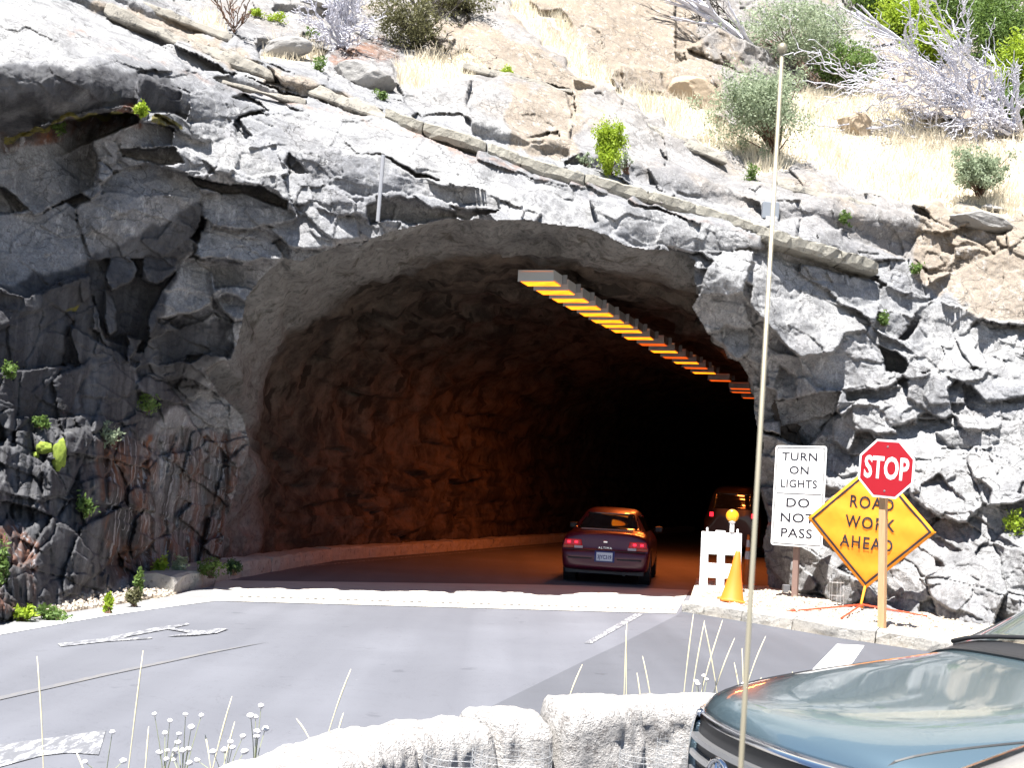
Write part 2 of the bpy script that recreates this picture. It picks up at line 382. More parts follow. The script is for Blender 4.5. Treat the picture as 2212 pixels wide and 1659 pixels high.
us = np.concatenate([np.arange(-900, -4, 16), np.arange(-4, 2217, fine), np.arange(2228, 3000, 16)])
vs = np.concatenate([np.geomspace(1300, 22, 34)[:-1] * -1, np.arange(-22, -4, 9), np.arange(-4, 1346, fine), np.arange(1350, 1440, 12), np.arange(1450, 1900, 30)])
UU, VV = np.meshgrid(us, vs)
B0 = BASE(UU, VV)
P0 = pt(UU, VV, B0)
dpx = np.gradient(P0[..., 1], axis=1) / np.maximum(np.gradient(P0[..., 0], axis=1), 1e-4)
dz = np.gradient(P0[..., 2], axis=0)
dpz = np.gradient(P0[..., 1], axis=0) / np.where(np.abs(dz) < 1e-5, -1e-5, dz)
WU = UU + 9 * fbm(UU / 60, VV / 60, seed=3, oct=3) + 1.3 * vnoise(UU / 11, VV / 11, seed=5) + 1 * vnoise(UU / 5, VV / 5, seed=6)
WV = VV + 9 * fbm(UU / 60, VV / 60, seed=13, oct=3) + 1.3 * vnoise(UU / 11, VV / 11, seed=15) + 1 * vnoise(UU / 5, VV / 5, seed=16)
S = B0 / FPX                                     # metres per print pixel
DEL = np.zeros(UU.shape); claimed = np.zeros(UU.shape); QF = np.zeros(UU.shape)
XB, ZB = P0[..., 0], P0[..., 2]
def softclip(a, m): return m * np.tanh(a / m)
# random blocks everywhere first
ang = math.radians(24)
cu = (WU * math.cos(ang) + WV * math.sin(ang)); cv = (-WU * math.sin(ang) + WV * math.cos(ang))
left = 1 / (1 + np.exp(-(330 - UU) / 60)) * (VV > 560)
def voxlayer(cell, asp, seed, qlo, qhi, pamp, off, crack, cw, joint=1.0):
    sx, sy = cell * asp, cell
    hs, ox, oy, e = vor(cu / sx + 31, cv / sy + 17, seed)
    mx = ox * sx; my = oy * sy
    du = mx * math.cos(ang) - my * math.sin(ang); dv = mx * math.sin(ang) + my * math.cos(ang)
    q = qlo + (qhi - qlo) * hs(3); p = pamp * (hs(5) * 2 - 1)
    d = p * du * S - q * dv * S - off * (hs(7) - .3)
    d = d + crack * np.clip(1 - e * cell / cw, 0, 1) ** 1.5
    return d, e
hill = np.clip((250 - VV + .35 * (UU - 900)) / 200, 0, 1)
L1a, _ = voxlayer(100, 1.8, 101, -.6, .6, .4, .75, .14, 3.5)
L1b, _ = voxlayer(100, 1.8, 101, -1.7, .1, .3, .9, .2, 4)
L1 = L1a * (1 - hill) + L1b * hill
L2a, _ = voxlayer(46, 1.9, 201, -.7, .7, .5, .3, .06, 2.2)
L2b, _ = voxlayer(46, 1.9, 201, -1.1, .3, .4, .34, .05, 2.2)
L2 = L2a * (1 - hill) + L2b * hill
L3, _ = voxlayer(21, 1.8, 301, -.5, .5, .4, .09, .012, 1.5)
L4, _ = voxlayer(9, 1.5, 351, -.4, .4, .4, .03, .0, 1.5)
# traced facets
yy, xx = UU.shape
for k, (poly, q, p, off) in enumerate(FAC):
    pa = np.array(poly, float)
    c0, r0 = pa.min(0) - 22; c1, r1 = pa.max(0) + 22
    i0, i1 = np.searchsorted(us, [c0, c1]); j0, j1 = np.searchsorted(vs, [r0, r1])
    sl = (slice(j0, j1), slice(i0, i1))
    m = inpoly(WU[sl], WV[sl], poly)
    if not m.any(): continue
    a = pa; cen = a.mean(0); ci = min(np.searchsorted(us, cen[0]), xx - 1); cj = min(np.searchsorted(vs, cen[1]), yy - 1)
    q0, p0 = dpz[cj, ci], dpx[cj, ci]
    dd = (q - q0) * (ZB[sl] - ZB[cj, ci]) + (p * .6) * (XB[sl] - XB[cj, ci])
    dd = softclip(dd, .85) - off
    DEL[sl] = np.where(m, dd, DEL[sl]); claimed[sl] = np.where(m, 1, claimed[sl])
free = 1 - claimed
DISP = DEL + L1 * free + L2 * (0.22 + .6 * free) + L3 * (.2 + .34 * free) + L4 * .2
def mask(name, soft=10):
    r = np.zeros(UU.shape)
    wu = WU + 14 * vnoise(UU / 25, VV / 25, seed=55); wv = WV + 10 * vnoise(UU / 25, VV / 25, seed=56)
    for poly in MASKS[name]: r = np.maximum(r, inpoly(wu, wv, poly))
    for _ in range(3):
        r = (r + np.roll(r, 1, 0) + np.roll(r, -1, 0) + np.roll(r, 1, 1) + np.roll(r, -1, 1)) / 5
    return r
MK = {k: mask(k) for k in MASKS}
soil = np.clip(MK['dry'] * 1.2, 0, 1)
DISP = DISP * (1 - .8 * soil) + .10 * soil * fbm(UU / 30, VV / 30, seed=71) + soil * .05
DISP = DISP + .03 * fbm(UU / 14, VV / 14, seed=81, oct=4) * B0 / 22 + .18 * fbm(UU / 120, VV / 120, seed=91, oct=2)
low = np.clip((VV - 880) / 80, 0, 1) * np.clip((540 - UU) / 30, 0, 1)
DISP = DISP + low * (.28 * fbm(UU / 22, VV / 120, seed=95, oct=3) - .1 * np.abs(vnoise(UU / 16, VV / 150, seed=96)))
lowm = low + np.clip((VV - 600) / 60, 0, 1) * np.clip((240 - UU) / 60, 0, 1) * .6; lowm = np.clip(lowm, 0, 1)
RIB, _ = (lambda hs, ox, oy, e: (.5 * (hs(3) - .4) + ox * .5 * (hs(5) - .5) + .1 * np.clip(1 - e * 6, 0, 1), e))(*vor(WU / 58 + 3 + WV / 260, WV / 105 + 9 + WU / 200, 611))
DISP = DISP * (1 - .3 * lowm) + lowm * RIB * .6
for _ in range(1):
    q_ = DISP.copy(); q_[1:-1, 1:-1] = (DISP[1:-1, 1:-1] * 12 + DISP[:-2, 1:-1] + DISP[2:, 1:-1] + DISP[1:-1, :-2] + DISP[1:-1, 2:]) / 16; DISP = q_
DEPTH = B0 + DISP
CL = pt(UU, VV, DEPTH)
opn = inpoly(WU * .5 + UU * .5, WV * .5 + VV * .5, OPEN)

def cl(u, v, off=0.0):
    i = np.clip(np.searchsorted(us, u), 0, xx - 1); j = np.clip(np.searchsorted(vs, v), 0, yy - 1)
    return pt(np.array(float(u)), np.array(float(v)), np.array(DEPTH[j, i] - off))
idx = np.arange(xx * yy).reshape(yy, xx)
quad = np.stack([idx[:-1, :-1], idx[1:, :-1], idx[1:, 1:], idx[:-1, 1:]], -1)
keep = ~(opn[:-1, :-1] & opn[1:, :-1] & opn[1:, 1:] & opn[:-1, 1:])
quad = quad[keep]
me = bpy.data.meshes.new('cliff')
me.vertices.add(xx * yy); me.vertices.foreach_set('co', CL.reshape(-1))
nq = len(quad); me.loops.add(nq * 4); me.loops.foreach_set('vertex_index', quad.reshape(-1).astype(np.int32))
me.polygons.add(nq); me.polygons.foreach_set('loop_start', np.arange(0, nq * 4, 4, dtype=np.int32)); me.polygons.foreach_set('loop_total', np.full(nq, 4, np.int32))
me.update(calc_edges=True)
at = me.color_attributes.new('masks', 'FLOAT_COLOR', 'POINT')
at.data.foreach_set('color', np.stack([MK['tan'], MK['rust'], MK['dry'], MK['moss']], -1).reshape(-1))
at = me.color_attributes.new('masks_b', 'FLOAT_COLOR', 'POINT')
at.data.foreach_set('color', np.stack([MK['red'], MK['stain'], hill, MK['pale']], -1).reshape(-1))

m_rock = mat('granite', (.3, .3, .3), .85, spec=.25)
n = NT(m_rock); co = n.coord('World')
tanm, rust, dry, moss = n.attr('masks'); red, stain, hil, pale = n.attr('masks_b')
big = n.noise(co, .45, 4, .6); mid = n.noise(co, 2.2, 6, .65); small = n.noise(co, 14, 5, .7)
c = n.mix(n.ramp(big, [(.3, 0.0), (.7, 1.0)]), (.19, .194, .212), (.35, .352, .362))
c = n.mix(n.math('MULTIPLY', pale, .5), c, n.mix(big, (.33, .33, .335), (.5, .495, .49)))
c = n.mix(n.ramp(mid, [(.35, 0.0), (.62, 1.0)]), n.mix(.6, c, (.085, .085, .09)), c)
c = n.mix(n.math('MULTIPLY', n.ramp(n.noise(co, 5.5, 5, .75), [(.56, 0.0), (.66, 1.0)]), .55), c, (.09, .09, .088))
c = n.mix(n.math('MULTIPLY', n.ramp(n.noise(co, 1.1, 4, .6), [(.5, 0.0), (.68, 1.0)]), n.math('ADD', .1, n.math('MULTIPLY', hil, .85))), c, (.27, .215, .16))
c = n.mix(n.math('MULTIPLY', hil, .35), c, (.26, .21, .16))
c = n.mix(n.math('MULTIPLY', tanm, .75), c, n.mix(mid, (.18, .135, .095), (.36, .295, .22)))
# water stains run straight down; the left wall's shade is painted into the colour
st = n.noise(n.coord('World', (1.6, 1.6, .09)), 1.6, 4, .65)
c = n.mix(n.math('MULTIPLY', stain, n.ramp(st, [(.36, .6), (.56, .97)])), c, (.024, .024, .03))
st2 = n.noise(n.coord('World', (2.4, 2.4, .1)), 2.2, 4, .6)
c = n.mix(n.math('MULTIPLY', rust, n.ramp(st2, [(.38, .95), (.6, .25)])), c, n.mix(n.ramp(n.noise(co, 1.3, 3), [(.42, 0.0), (.6, 1.0)]), (.022, .018, .018), (.15, .05, .018)))
st3 = n.noise(n.coord('World', (3.2, 3.2, .16)), 2.6, 4, .6); c = n.mix(n.math('MULTIPLY', rust, n.ramp(st3, [(.58, 0.0), (.63, .8)])), c, (.3, .3, .32))
c = n.mix(n.math('MULTIPLY', red, n.ramp(mid, [(.42, .0), (.6, .6)])), c, (.24, .12, .065))
c = n.mix(n.ramp(n.math('ADD', dry, n.math('MULTIPLY', n.math('SUBTRACT', small, .5), .5)), [(.3, 0.0), (.6, 1.0)]), c, n.mix(small, (.42, .35, .26), (.62, .56, .46)))
c = n.mix(n.ramp(n.math('MULTIPLY', moss, n.math('ADD', small, .35)), [(.3, 0.0), (.5, 1.0)]), c, n.mix(mid, (.05, .055, .01), (.19, .15, .02)))
c = n.mix(n.ramp(small, [(.3, .35), (.6, 0.0)]), c, (.1, .1, .1))
n.set('Base Color', c)
cv1 = n.n.new('ShaderNodeVectorMath'); cv1.operation = 'ADD'; nz = n.noise(co, 1.6, 4, .6, 0, 'Color'); nzs = n.n.new('ShaderNodeVectorMath'); nzs.operation = 'SCALE'; nzs.inputs[3].default_value = .8; n.l.new(nz, nzs.inputs[0]); n.l.new(n.coord('World', (.8, .8, 1.5), (0, .42, 0)), cv1.inputs[0]); n.l.new(nzs.outputs[0], cv1.inputs[1])
crk = n.ramp(n.voro(cv1.outputs[0], 1.5, 'DISTANCE_TO_EDGE'), [(.004, 1.0), (.016, 0.0)]); crk2 = n.ramp(n.voro(cv1.outputs[0], 4.5, 'DISTANCE_TO_EDGE'), [(.006, 1.0), (.03, 0.0)])
brk = n.ramp(n.noise(co, .9, 3), [(.5, 0.0), (.6, 1.0)])
crall = n.math('MAXIMUM', n.math('MULTIPLY', n.math('MULTIPLY', crk, .6), n.ramp(n.noise(co, .6, 3), [(.4, .2), (.6, 1.0)])), n.math('MULTIPLY', n.math('MULTIPLY', crk2, brk), .3))
crall = n.math('MULTIPLY', crall, n.math('SUBTRACT', 1.0, dry))
c = n.mix(crall, c, (.035, .033, .03))
spk = n.ramp(n.noise(co, 32, 3, .8), [(.4, .4), (.52, 0.0)]); c = n.mix(spk, c, (.06, .06, .06))
spk2 = n.ramp(n.noise(n.coord('World', (1, 1, .35)), 7, 4, .75), [(.55, 0.0), (.68, .45)]); c = n.mix(n.math('MULTIPLY', spk2, n.math('SUBTRACT', 1.0, stain)), c, (.5, .5, .5))
n.set('Base Color', c)
h1 = n.math('ADD', n.math('MULTIPLY', mid, .9), n.math('MULTIPLY', small, .35))
cr = n.ramp(n.voro(n.coord('World', (1, 1, 1.5), (0, .4, 0)), 2.4, 'DISTANCE_TO_EDGE'), [(0.0, 0.0), (.035, 1.0)])
h1 = n.math('SUBTRACT', h1, n.math('MULTIPLY', crall, 1.2))
nb = n.bump(h1, .6, .055)
nb = n.bump(n.noise(co, 34, 4, .75), .5, .018, nb)
n.set('Normal', nb)
cliff = tag(link('cliff', me, m_rock), kind='structure')

# ------------------------------------------------------------------ tunnel lining: sprayed concrete running back from the mouth
AX = np.array([math.sin(math.radians(17.5)), math.cos(math.radians(17.5))]); AN = np.array([AX[1], -AX[0]])
TC = np.array([-0.1, 25.2])
def profile(t):      # t 0..1 from left foot over the crown to right foot
    hw, hs_, ht = 4.7, 2.6, 5.9
    if t < .2: return -hw - .0, t / .2 * hs_
    if t > .8: return hw * 1.22, (1 - t) / .2 * hs_
    a = math.pi * (1 - (t - .2) / .6); return hw * math.cos(a) * (1.22 if a < math.pi / 2 else 1), hs_ + (ht - hs_) * math.sin(a) ** .85
op = np.array(OPEN[1:-1], float); seg = np.r_[0, np.cumsum(np.hypot(*np.diff(op, axis=0).T))]; seg /= seg[-1]
K = 240; ts = np.linspace(0, 1, K)
cenr = np.array([1080, 1000.0])
ring = []
lu = np.interp(ts, seg, op[:, 0]); lv = np.interp(ts, seg, op[:, 1])
# fractions on the outline that answer to the foot / spring points of the profile
def outline_to_profile(t):
    return np.interp(t, [0, .22, .34, .62, .78, 1.0], [0, .16, .27, .56, .78, 1.0])
pa = np.stack([lu, lv], 1); outw = pa - cenr; outw /= np.linalg.norm(outw, axis=1)[:, None]
pe = pa + outw * 16
ringA = pt(pe[:, 0], pe[:, 1], BASE(pe[:, 0], pe[:, 1]) + .75)
pi = pa + outw * -1.0
ringB = pt(pi[:, 0], pi[:, 1], BASE(pi[:, 0], pi[:, 1]) + .9)
ringA[0, 2] = ringA[-1, 2] = ringB[0, 2] = ringB[-1, 2] = -.1
inner = []
for t in ts:
    x, z = profile(float(outline_to_profile(t))); inner.append([TC[0] + AN[0] * x, TC[1] + AN[1] * x, z])
inner = np.array(inner)
rings = [ringA, ringB]
M = 26
for k in range(1, M + 1):
    s = k / M; e = s * s * (3 - 2 * s) * .45 + s * .55
    r = ringB * (1 - e) + inner * e
    bul = math.sin(math.pi * s)
    rings.append(r)
st_ = list(np.arange(.25, 12, .25)) + list(np.arange(12, 30, .8)) + list(np.arange(30, 96, 4))
for s in st_:
    r = inner.copy(); r[:, 0] += AX[0] * s; r[:, 1] += AX[1] * s; rings.append(r)
R = np.array(rings)
# lumps
cx_, cy_, cz_ = R[..., 0], R[..., 1], R[..., 2]
lump = .2 * fbm(cx_ * .5, cy_ * .5, cz_ * .5, 4, seed=401) + .11 * fbm(cx_ * 2.2, cy_ * 2.2, cz_ * 2.2, 4, seed=411) + .05 * np.abs(fbm(cx_ * 4.5, cy_ * 4.5, cz_ * 4.5, 3, seed=417)) + .2 * np.abs(fbm(cx_ * .9, cy_ * .9, cz_ * .9, 4, seed=421))
cen = np.stack([TC[0] + AX[0] * (cy_ - TC[1]), cy_, np.full_like(cx_, 2.2)], -1)
dirn = R - cen; dirn /= np.linalg.norm(dirn, axis=-1, keepdims=True)
hs_, ox_, oy_, e_ = vor(np.broadcast_to(np.arange(K)[None] / 7.0, cx_.shape) + .8 * fbm(cx_ * .8, cz_ * .8, cy_ * .8, 3, seed=431), np.broadcast_to(np.arange(len(R))[:, None] / 5.5, cx_.shape), 441)
mouth = np.clip(1 - np.arange(len(R)) / 24, 0, 1)[:, None]; deep = np.clip((np.arange(len(R)) - 18) / 10, 0, 1)[:, None]
lump = lump + (.30 * (hs_(3) - .5) + ox_ * .35 * (hs_(5) - .5) + oy_ * .35 * (hs_(7) - .5)) * (.45 * mouth + .75 * deep)
fade = np.clip(np.arange(len(R)) / 3, .25, 1)[:, None]
R = R + dirn * (lump * fade * 1.4)[..., None]
nr = len(R); idx2 = np.arange(nr * K).reshape(nr, K)
fq = np.stack([idx2[:-1, :-1], idx2[:-1, 1:], idx2[1:, 1:], idx2[1:, :-1]], -1).reshape(-1, 4)
faces = [tuple(f) for f in fq.tolist()] + [tuple(idx2[-1].tolist())]
m_lin = mat('sprayed_concrete', (.2, .2, .2), .9, spec=.2)
n = NT(m_lin); co = n.coord('World')
a = n.noise(co, .6, 4, .6); b = n.noise(n.coord('World', (1, 1, .5)), 2.1, 5, .65, .8)
c = n.mix(a, (.15, .152, .155), (.25, .25, .25))
c = n.mix(n.math('MULTIPLY', n.ramp(b, [(.55, 0.0), (.66, 1.0)]), .75), c, (.06, .055, .045))
c = n.mix(n.ramp(n.noise(co, 9, 5, .75), [(.36, .6), (.52, 0.0)]), c, (.05, .05, .05)); c = n.mix(n.ramp(n.noise(n.coord('World', (1.2, 1.2, .25)), 2.4, 5, .7), [(.56, 0.0), (.66, .5)]), c, (.3, .3, .3))
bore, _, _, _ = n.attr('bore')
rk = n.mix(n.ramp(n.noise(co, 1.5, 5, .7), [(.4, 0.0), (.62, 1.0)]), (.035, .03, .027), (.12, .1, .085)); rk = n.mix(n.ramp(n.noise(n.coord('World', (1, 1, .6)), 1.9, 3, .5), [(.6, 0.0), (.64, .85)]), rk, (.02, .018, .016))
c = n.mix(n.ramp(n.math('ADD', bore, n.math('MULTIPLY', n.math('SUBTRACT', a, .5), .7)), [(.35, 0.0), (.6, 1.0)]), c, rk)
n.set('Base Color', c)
nb = n.bump(n.noise(co, 3.2, 6, .7, .6), .8, .14); nb = n.bump(n.noise(co, 18, 5, .75), .6, .035, nb); n.set('Normal', nb)
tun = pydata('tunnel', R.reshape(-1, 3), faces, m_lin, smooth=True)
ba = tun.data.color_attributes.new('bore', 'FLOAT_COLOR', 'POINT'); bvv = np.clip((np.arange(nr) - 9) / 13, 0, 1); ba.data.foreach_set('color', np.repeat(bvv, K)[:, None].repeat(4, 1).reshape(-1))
tag(tun, 'grey sprayed concrete tunnel bore running back into the dark from the arched rock mouth', 'tunnel')
# ------------------------------------------------------------------ ground, road, paint, kerbs
def sheet(name, pts, z, m, kind='structure', thick=None):
    vs_ = [(p[0], p[1], z) for p in pts]
    return tag(pydata(name, vs_, [tuple(range(len(vs_)))], m), kind=kind)
def g2(u, v, z=0.0):
    p = gr(np.array(float(u)), np.array(float(v)), z); return (float(p[0]), float(p[1]))
m_soil = mat('dry_soil', (.34, .28, .2), .95, spec=.1)
n = NT(m_soil); co = n.coord('World')
c = n.mix(n.noise(co, 3, 5, .7), (.28, .22, .15), (.46, .39, .29)); c = n.mix(n.ramp(n.voro(co, 28, 'F1'), [(.1, 0.0), (.5, .6)]), c, (.5, .46, .4)); n.set('Base Color', c)
n.set('Normal', n.bump(n.noise(co, 18, 5, .7), .6, .03))
sheet('ground', [(-400, -400), (400, -400), (400, 400), (-400, 400)], -.02, m_soil)

def asphalt(name, dark, light, seed=0):
    m = mat(name, dark, .85, spec=.3); n = NT(m); co = n.coord('World'); ca = n.coord('World', (1, 1, 1), (0, 0, math.radians(18)))
    mp = n.coord('World', (3.5, .22, 1), (0, 0, math.radians(15)))
    c = n.mix(n.noise(mp, 1.0, 4, .6), dark, light)
    c = n.mix(n.math('MULTIPLY', n.noise(co, 60, 2, .8), .35), c, tuple(x * .6 for x in dark))
    c = n.mix(n.ramp(n.noise(co, .5, 3, .5), [(.4, 0.0), (.7, .25)]), c, tuple(x * 1.35 for x in light))
    c = n.mix(n.ramp(n.noise(co, 9, 3, .9), [(.74, 0.0), (.76, .5)]), c, (.4, .4, .4))
    trk = n.noise(n.coord('World', (1.3, .05, 1), (0, 0, math.radians(15))), 1.0, 2, .4); c = n.mix(n.ramp(trk, [(.42, .0), (.6, .35)]), c, tuple(x * .72 for x in dark))
    c = n.mix(n.ramp(n.noise(co, 2.6, 3, .6), [(.66, 0.0), (.72, .5)]), c, tuple(x * .55 for x in dark))
    c = n.mix(n.ramp(n.noise(n.coord('World', (1, 1, 1)), .8, 5, .7, 2.5), [(.497, 0.0), (.5, .5), (.503, 0.0)]), c, (.05, .05, .055))
    n.set('Base Color', c); n.set('Normal', n.bump(n.noise(co, 130, 2, .8), .35, .006)); return m
m_asph = asphalt('old_asphalt', (.116, .12, .14), (.15, .155, .175))
m_asph2 = asphalt('newer_asphalt', (.084, .088, .102), (.11, .114, .13))
m_conc = mat('worn_concrete', (.5, .48, .44), .9, spec=.2)
n = NT(m_conc); co = n.coord('World'); n.set('Base Color', n.mix(n.noise(co, 2.5, 6, .7), (.34, .32, .29), (.56, .53, .49))); n.set('Normal', n.bump(n.noise(co, 30, 4, .7), .4, .01))

# road sheet: near turnout, carriageway and tunnel floor
L0 = g2(0, 1346); L1_ = g2(367, 1289); Lk = g2(470, 1262)
deep_l = (TC[0] + AX[0] * 95 - AN[0] * 6, TC[1] + AX[1] * 95 - AN[1] * 6); deep_r = (TC[0] + AX[0] * 95 + AN[0] * 7.5, TC[1] + AX[1] * 95 + AN[1] * 7.5)
mid_l = (TC[0] - AN[0] * 6, TC[1] - AN[1] * 6); mid_r = (TC[0] + AN[0] * 7.5, TC[1] + AN[1] * 7.5)
K0, K1, K2, K3, K4, K5 = g2(1472,1322), g2(1614,1345), g2(1816,1380), g2(2016,1410), g2(2212,1450), g2(2400,1500)
road = [(-14, -3), (14, -3), (16, 12), K5, K4, K3, K2, K1, K0, g2(1500,1296), mid_r, deep_r, deep_l, mid_l, g2(470,1250), Lk, L1_, L0, (-6.4, 10.5), (-9, 2)]
sheet('road', road, 0.0, m_asph)
seam = [g2(1460,1331), g2(1351,1387), g2(1260,1430), g2(1071,1523), g2(900,1610), (-2.5, 4.0), (-3, 0), (12, 0), (14, 11), K5, K4, K3, K2, K1, K0]
sheet('road_patch', seam, .004, m_asph2)
# shoulder and drain band
shoulder = [g2(-200,1395), g2(0,1348), g2(367,1289), g2(470,1263), g2(474,1299), g2(300,1320), g2(0,1366), g2(-200,1410)]
m_sh = mat('pale_shoulder', (.33, .32, .31), .9); n = NT(m_sh); co = n.coord('World'); n.set('Base Color', n.mix(n.noise(co, 4, 5, .7), (.17, .17, .175), (.23, .228, .23)))
sheet('road_shoulder', shoulder, .004, m_sh)
band_near = [g2(454,1299), g2(773,1308), g2(1100,1317), g2(1460,1327)]
band_far = [g2(1490,1276), g2(1250,1266), g2(1000,1262), g2(773,1259), g2(466,1255)]
sheet('pavement', band_near + band_far, .008, m_conc)
m_dark = mat('dark_iron', (.03, .03, .03), .7)
mb = MB(); a0 = np.array(g2(517,1290.5)); a1 = np.array(g2(1460,1319)); L = np.linalg.norm(a1 - a0); d_ = (a1 - a0) / L; nn = np.array([-d_[1], d_[0]])
s = 0.0
while s < L:
    c0 = a0 + d_ * s; w = .055
    mb.add([(*(c0 - nn * .05), .0125), (*(c0 + d_ * w - nn * .05), .0125), (*(c0 + d_ * w + nn * .05), .0125), (*(c0 + nn * .05), .0125)], [(0, 1, 2, 3)]); s += .115
tag(mb.build('drain_grate', m_dark), 'long slotted iron drain grate set in the pale concrete band before the tunnel', 'drain')

def paint(name, base, col, wear, sc=6):
    m = mat(name, col, .8); n = NT(m); co = n.coord('World', (2.2, .5, 1), (0, 0, math.radians(17))); c = n.mix(n.ramp(n.noise(co, sc, 6, .75), [(wear - .07, 1.0), (wear + .07, 0.0)]), base, col)
    n.set('Base Color', c); return m
m_white = paint('road_paint', (.12, .12, .13), (.8, .8, .8), .68)
m_wornw = paint('worn_road_paint', (.12, .123, .136), (.42, .42, .44), .45, 9)
m_yel = paint('worn_yellow_paint', (.12, .122, .135), (.148, .143, .142), .5, 5)
def mark(name, polys, m, z=.006):
    mb = MB()
    for k, p in enumerate(polys): mb.add([(*g2(u, v), z + k * .0015) for u, v in p], [tuple(range(len(p)))])
    return tag(mb.build(name, m), kind='structure')
def cr1(pp): return [(x * .34945, 1079.4 + y * .34945) for x, y in pp]
mark('edge_line', [[(-200, 1398), (-200, 1410), (0, 1372.5), (227, 1332), (454, 1299.5), (520, 1300), (430, 1296), (367, 1302), (227, 1321), (0, 1361.5)]], m_white)
mark('lane_line', [[(1262, 1390.5), (1278, 1391.5), (1391, 1327.5), (1372, 1326.5)]], m_wornw)
mark('stop_line', [[(1808, 1393), (1867, 1396), (1830, 1450), (1760, 1490), (1700, 1490), (1741, 1463)]], m_white)
mark('lane_arrow', [cr1([(355, 896), (375, 914), (650, 884), (942, 864), (935, 856), (650, 862)]), cr1([(600, 870), (720, 866), (1040, 806), (1170, 777), (1160, 769), (960, 798)]),
                    cr1([(975, 795), (1060, 793), (1115, 810), (1330, 820), (1325, 834), (1180, 832), (1060, 812)]), cr1([(1030, 852), (1200, 847), (1340, 832), (1412, 806), (1350, 803), (1240, 822), (1120, 838)])], m_wornw, .008)
mark('turn_arrow', [cr1([(-600, 1640), (0, 1520), (300, 1482), (655, 1432), (610, 1585), (430, 1572), (260, 1590), (0, 1660), (-600, 1760)])], m_wornw)
mark('centre_line', [[(-200, 1550), (-200, 1562), (0, 1514), (227, 1462), (454, 1413), (580, 1388), (454, 1409), (227, 1456), (0, 1506)]], m_yel)
# tunnel markings
def ax(s, x): return (float(TC[0] + AX[0] * s + AN[0] * x), float(TC[1] + AX[1] * s + AN[1] * x))
mb = MB(); mb.add([(*ax(-4, -3.75), .006), (*ax(-4, -3.6), .006), (*ax(90, -3.6), .006), (*ax(90, -3.75), .006)], [(0, 1, 2, 3)]); tag(mb.build('tunnel_edge_line', m_wornw), kind='structure')

# left low kerb along the tunnel wall
m_kerb = mat('kerb_stone', (.4, .38, .35), .9); n = NT(m_kerb); co = n.coord('World')
c = n.mix(n.noise(co, 5, 6, .75), (.22, .21, .195), (.55, .52, .48)); n.set('Base Color', n.mix(n.ramp(n.noise(co, 9, 5, .8), [(.56, 0.0), (.64, .7)]), c, (.1, .1, .09))); n.set('Normal', n.bump(n.noise(co, 14, 6, .75), .8, .05))
def blockmesh(path, w, z0, z1, gap=.02, L=.9, seed=1, rough=.02, inset=0.0):
    """kerb stones laid along a path in plan; returns list of (verts, faces)"""
    out = []; P_ = np.array(path, float); sg = np.r_[0, np.cumsum(np.linalg.norm(np.diff(P_, axis=0), axis=1))]; tot = sg[-1]; r = random.Random(seed)
    s = 0.0
    while s < tot - .1:
        e = min(tot, s + L * r.uniform(.75, 1.3))
        nseg = 6; vs_ = []; fs_ = []
        zt = z1 + r.uniform(-.012, .012)
        for i in range(nseg + 1):
            q = s + gap / 2 + (e - s - gap) * i / nseg
            x = np.interp(q, sg, P_[:, 0]); y = np.interp(q, sg, P_[:, 1]); x2 = np.interp(min(q + .05, tot), sg, P_[:, 0]); y2 = np.interp(min(q + .05, tot), sg, P_[:, 1]); x1 = np.interp(max(q - .05, 0), sg, P_[:, 0]); y1 = np.interp(max(q - .05, 0), sg, P_[:, 1])
            d = np.array([x2 - x1, y2 - y1]); d /= np.linalg.norm(d); nrm = np.array([-d[1], d[0]])
            en = .03 if i in (0, nseg) else 0
            for (o, z) in ((0 + en, z0), (0 + en, (z0 + zt) / 2), (.012 + en, zt - .03), (.05 + en, zt - en * .5), (w * .5, zt + .006), (w - .05, zt - en * .5), (w - .01, zt - .03), (w, z0)):
                vs_.append((x + nrm[0] * (o + r.uniform(-rough, rough)), y + nrm[1] * (o + r.uniform(-rough, rough)), z + (r.uniform(-rough, rough) * .6 if z > z0 else 0)))
        for i in range(nseg):
            for k in range(7): fs_.append((i * 8 + k, (i + 1) * 8 + k, (i + 1) * 8 + k + 1, i * 8 + k + 1))
        fs_.append(tuple(range(8))); fs_.append(tuple(nseg * 8 + k for k in range(8))[::-1]); out.append((vs_, fs_)); s = e
    return out
mb = MB()
lp = [g2(378,1282), g2(440,1266), g2(480,1256), ax(1.5, -4.15), ax(8, -4.15), ax(50, -4.15)]
for v_, f_ in blockmesh(lp, .6, -.05, .26, L=1.8, seed=4): mb.add(v_, f_)
tag(mb.build('kerb', m_kerb), kind='structure')
# right island kerb and gravel
mb = MB(); rp = [g2(1470,1322), g2(1540,1331), g2(1614,1345), g2(1712,1359), g2(1816,1380), g2(1935,1394), g2(2016,1410), g2(2212,1450), g2(2450,1515)]
for v_, f_ in blockmesh(rp, .34, -.05, .17, L=1.25, seed=9, rough=.014): mb.add(v_, f_)
tag(mb.build('kerb', m_kerb), kind='structure')
m_grav = mat('gravel', (.4, .36, .3), .95, spec=.15); n = NT(m_grav); co = n.coord('World')
vr = n.n.new('ShaderNodeTexVoronoi'); vr.inputs['Scale'].default_value = 16; n.l.new(co, vr.inputs['Vector'])
c = n.mix(n.noise(co, 2, 4, .6), (.36, .3, .22), (.52, .46, .38)); sepc = n.n.new('ShaderNodeSeparateColor'); n.l.new(vr.outputs['Color'], sepc.inputs[0])
c = n.mix(n.ramp(sepc.outputs[0], [(.2, 0.0), (.9, .8)]), c, (.62, .58, .52)); c = n.mix(n.ramp(sepc.outputs[1], [(.8, 0.0), (.95, .6)]), c, (.2, .16, .12))
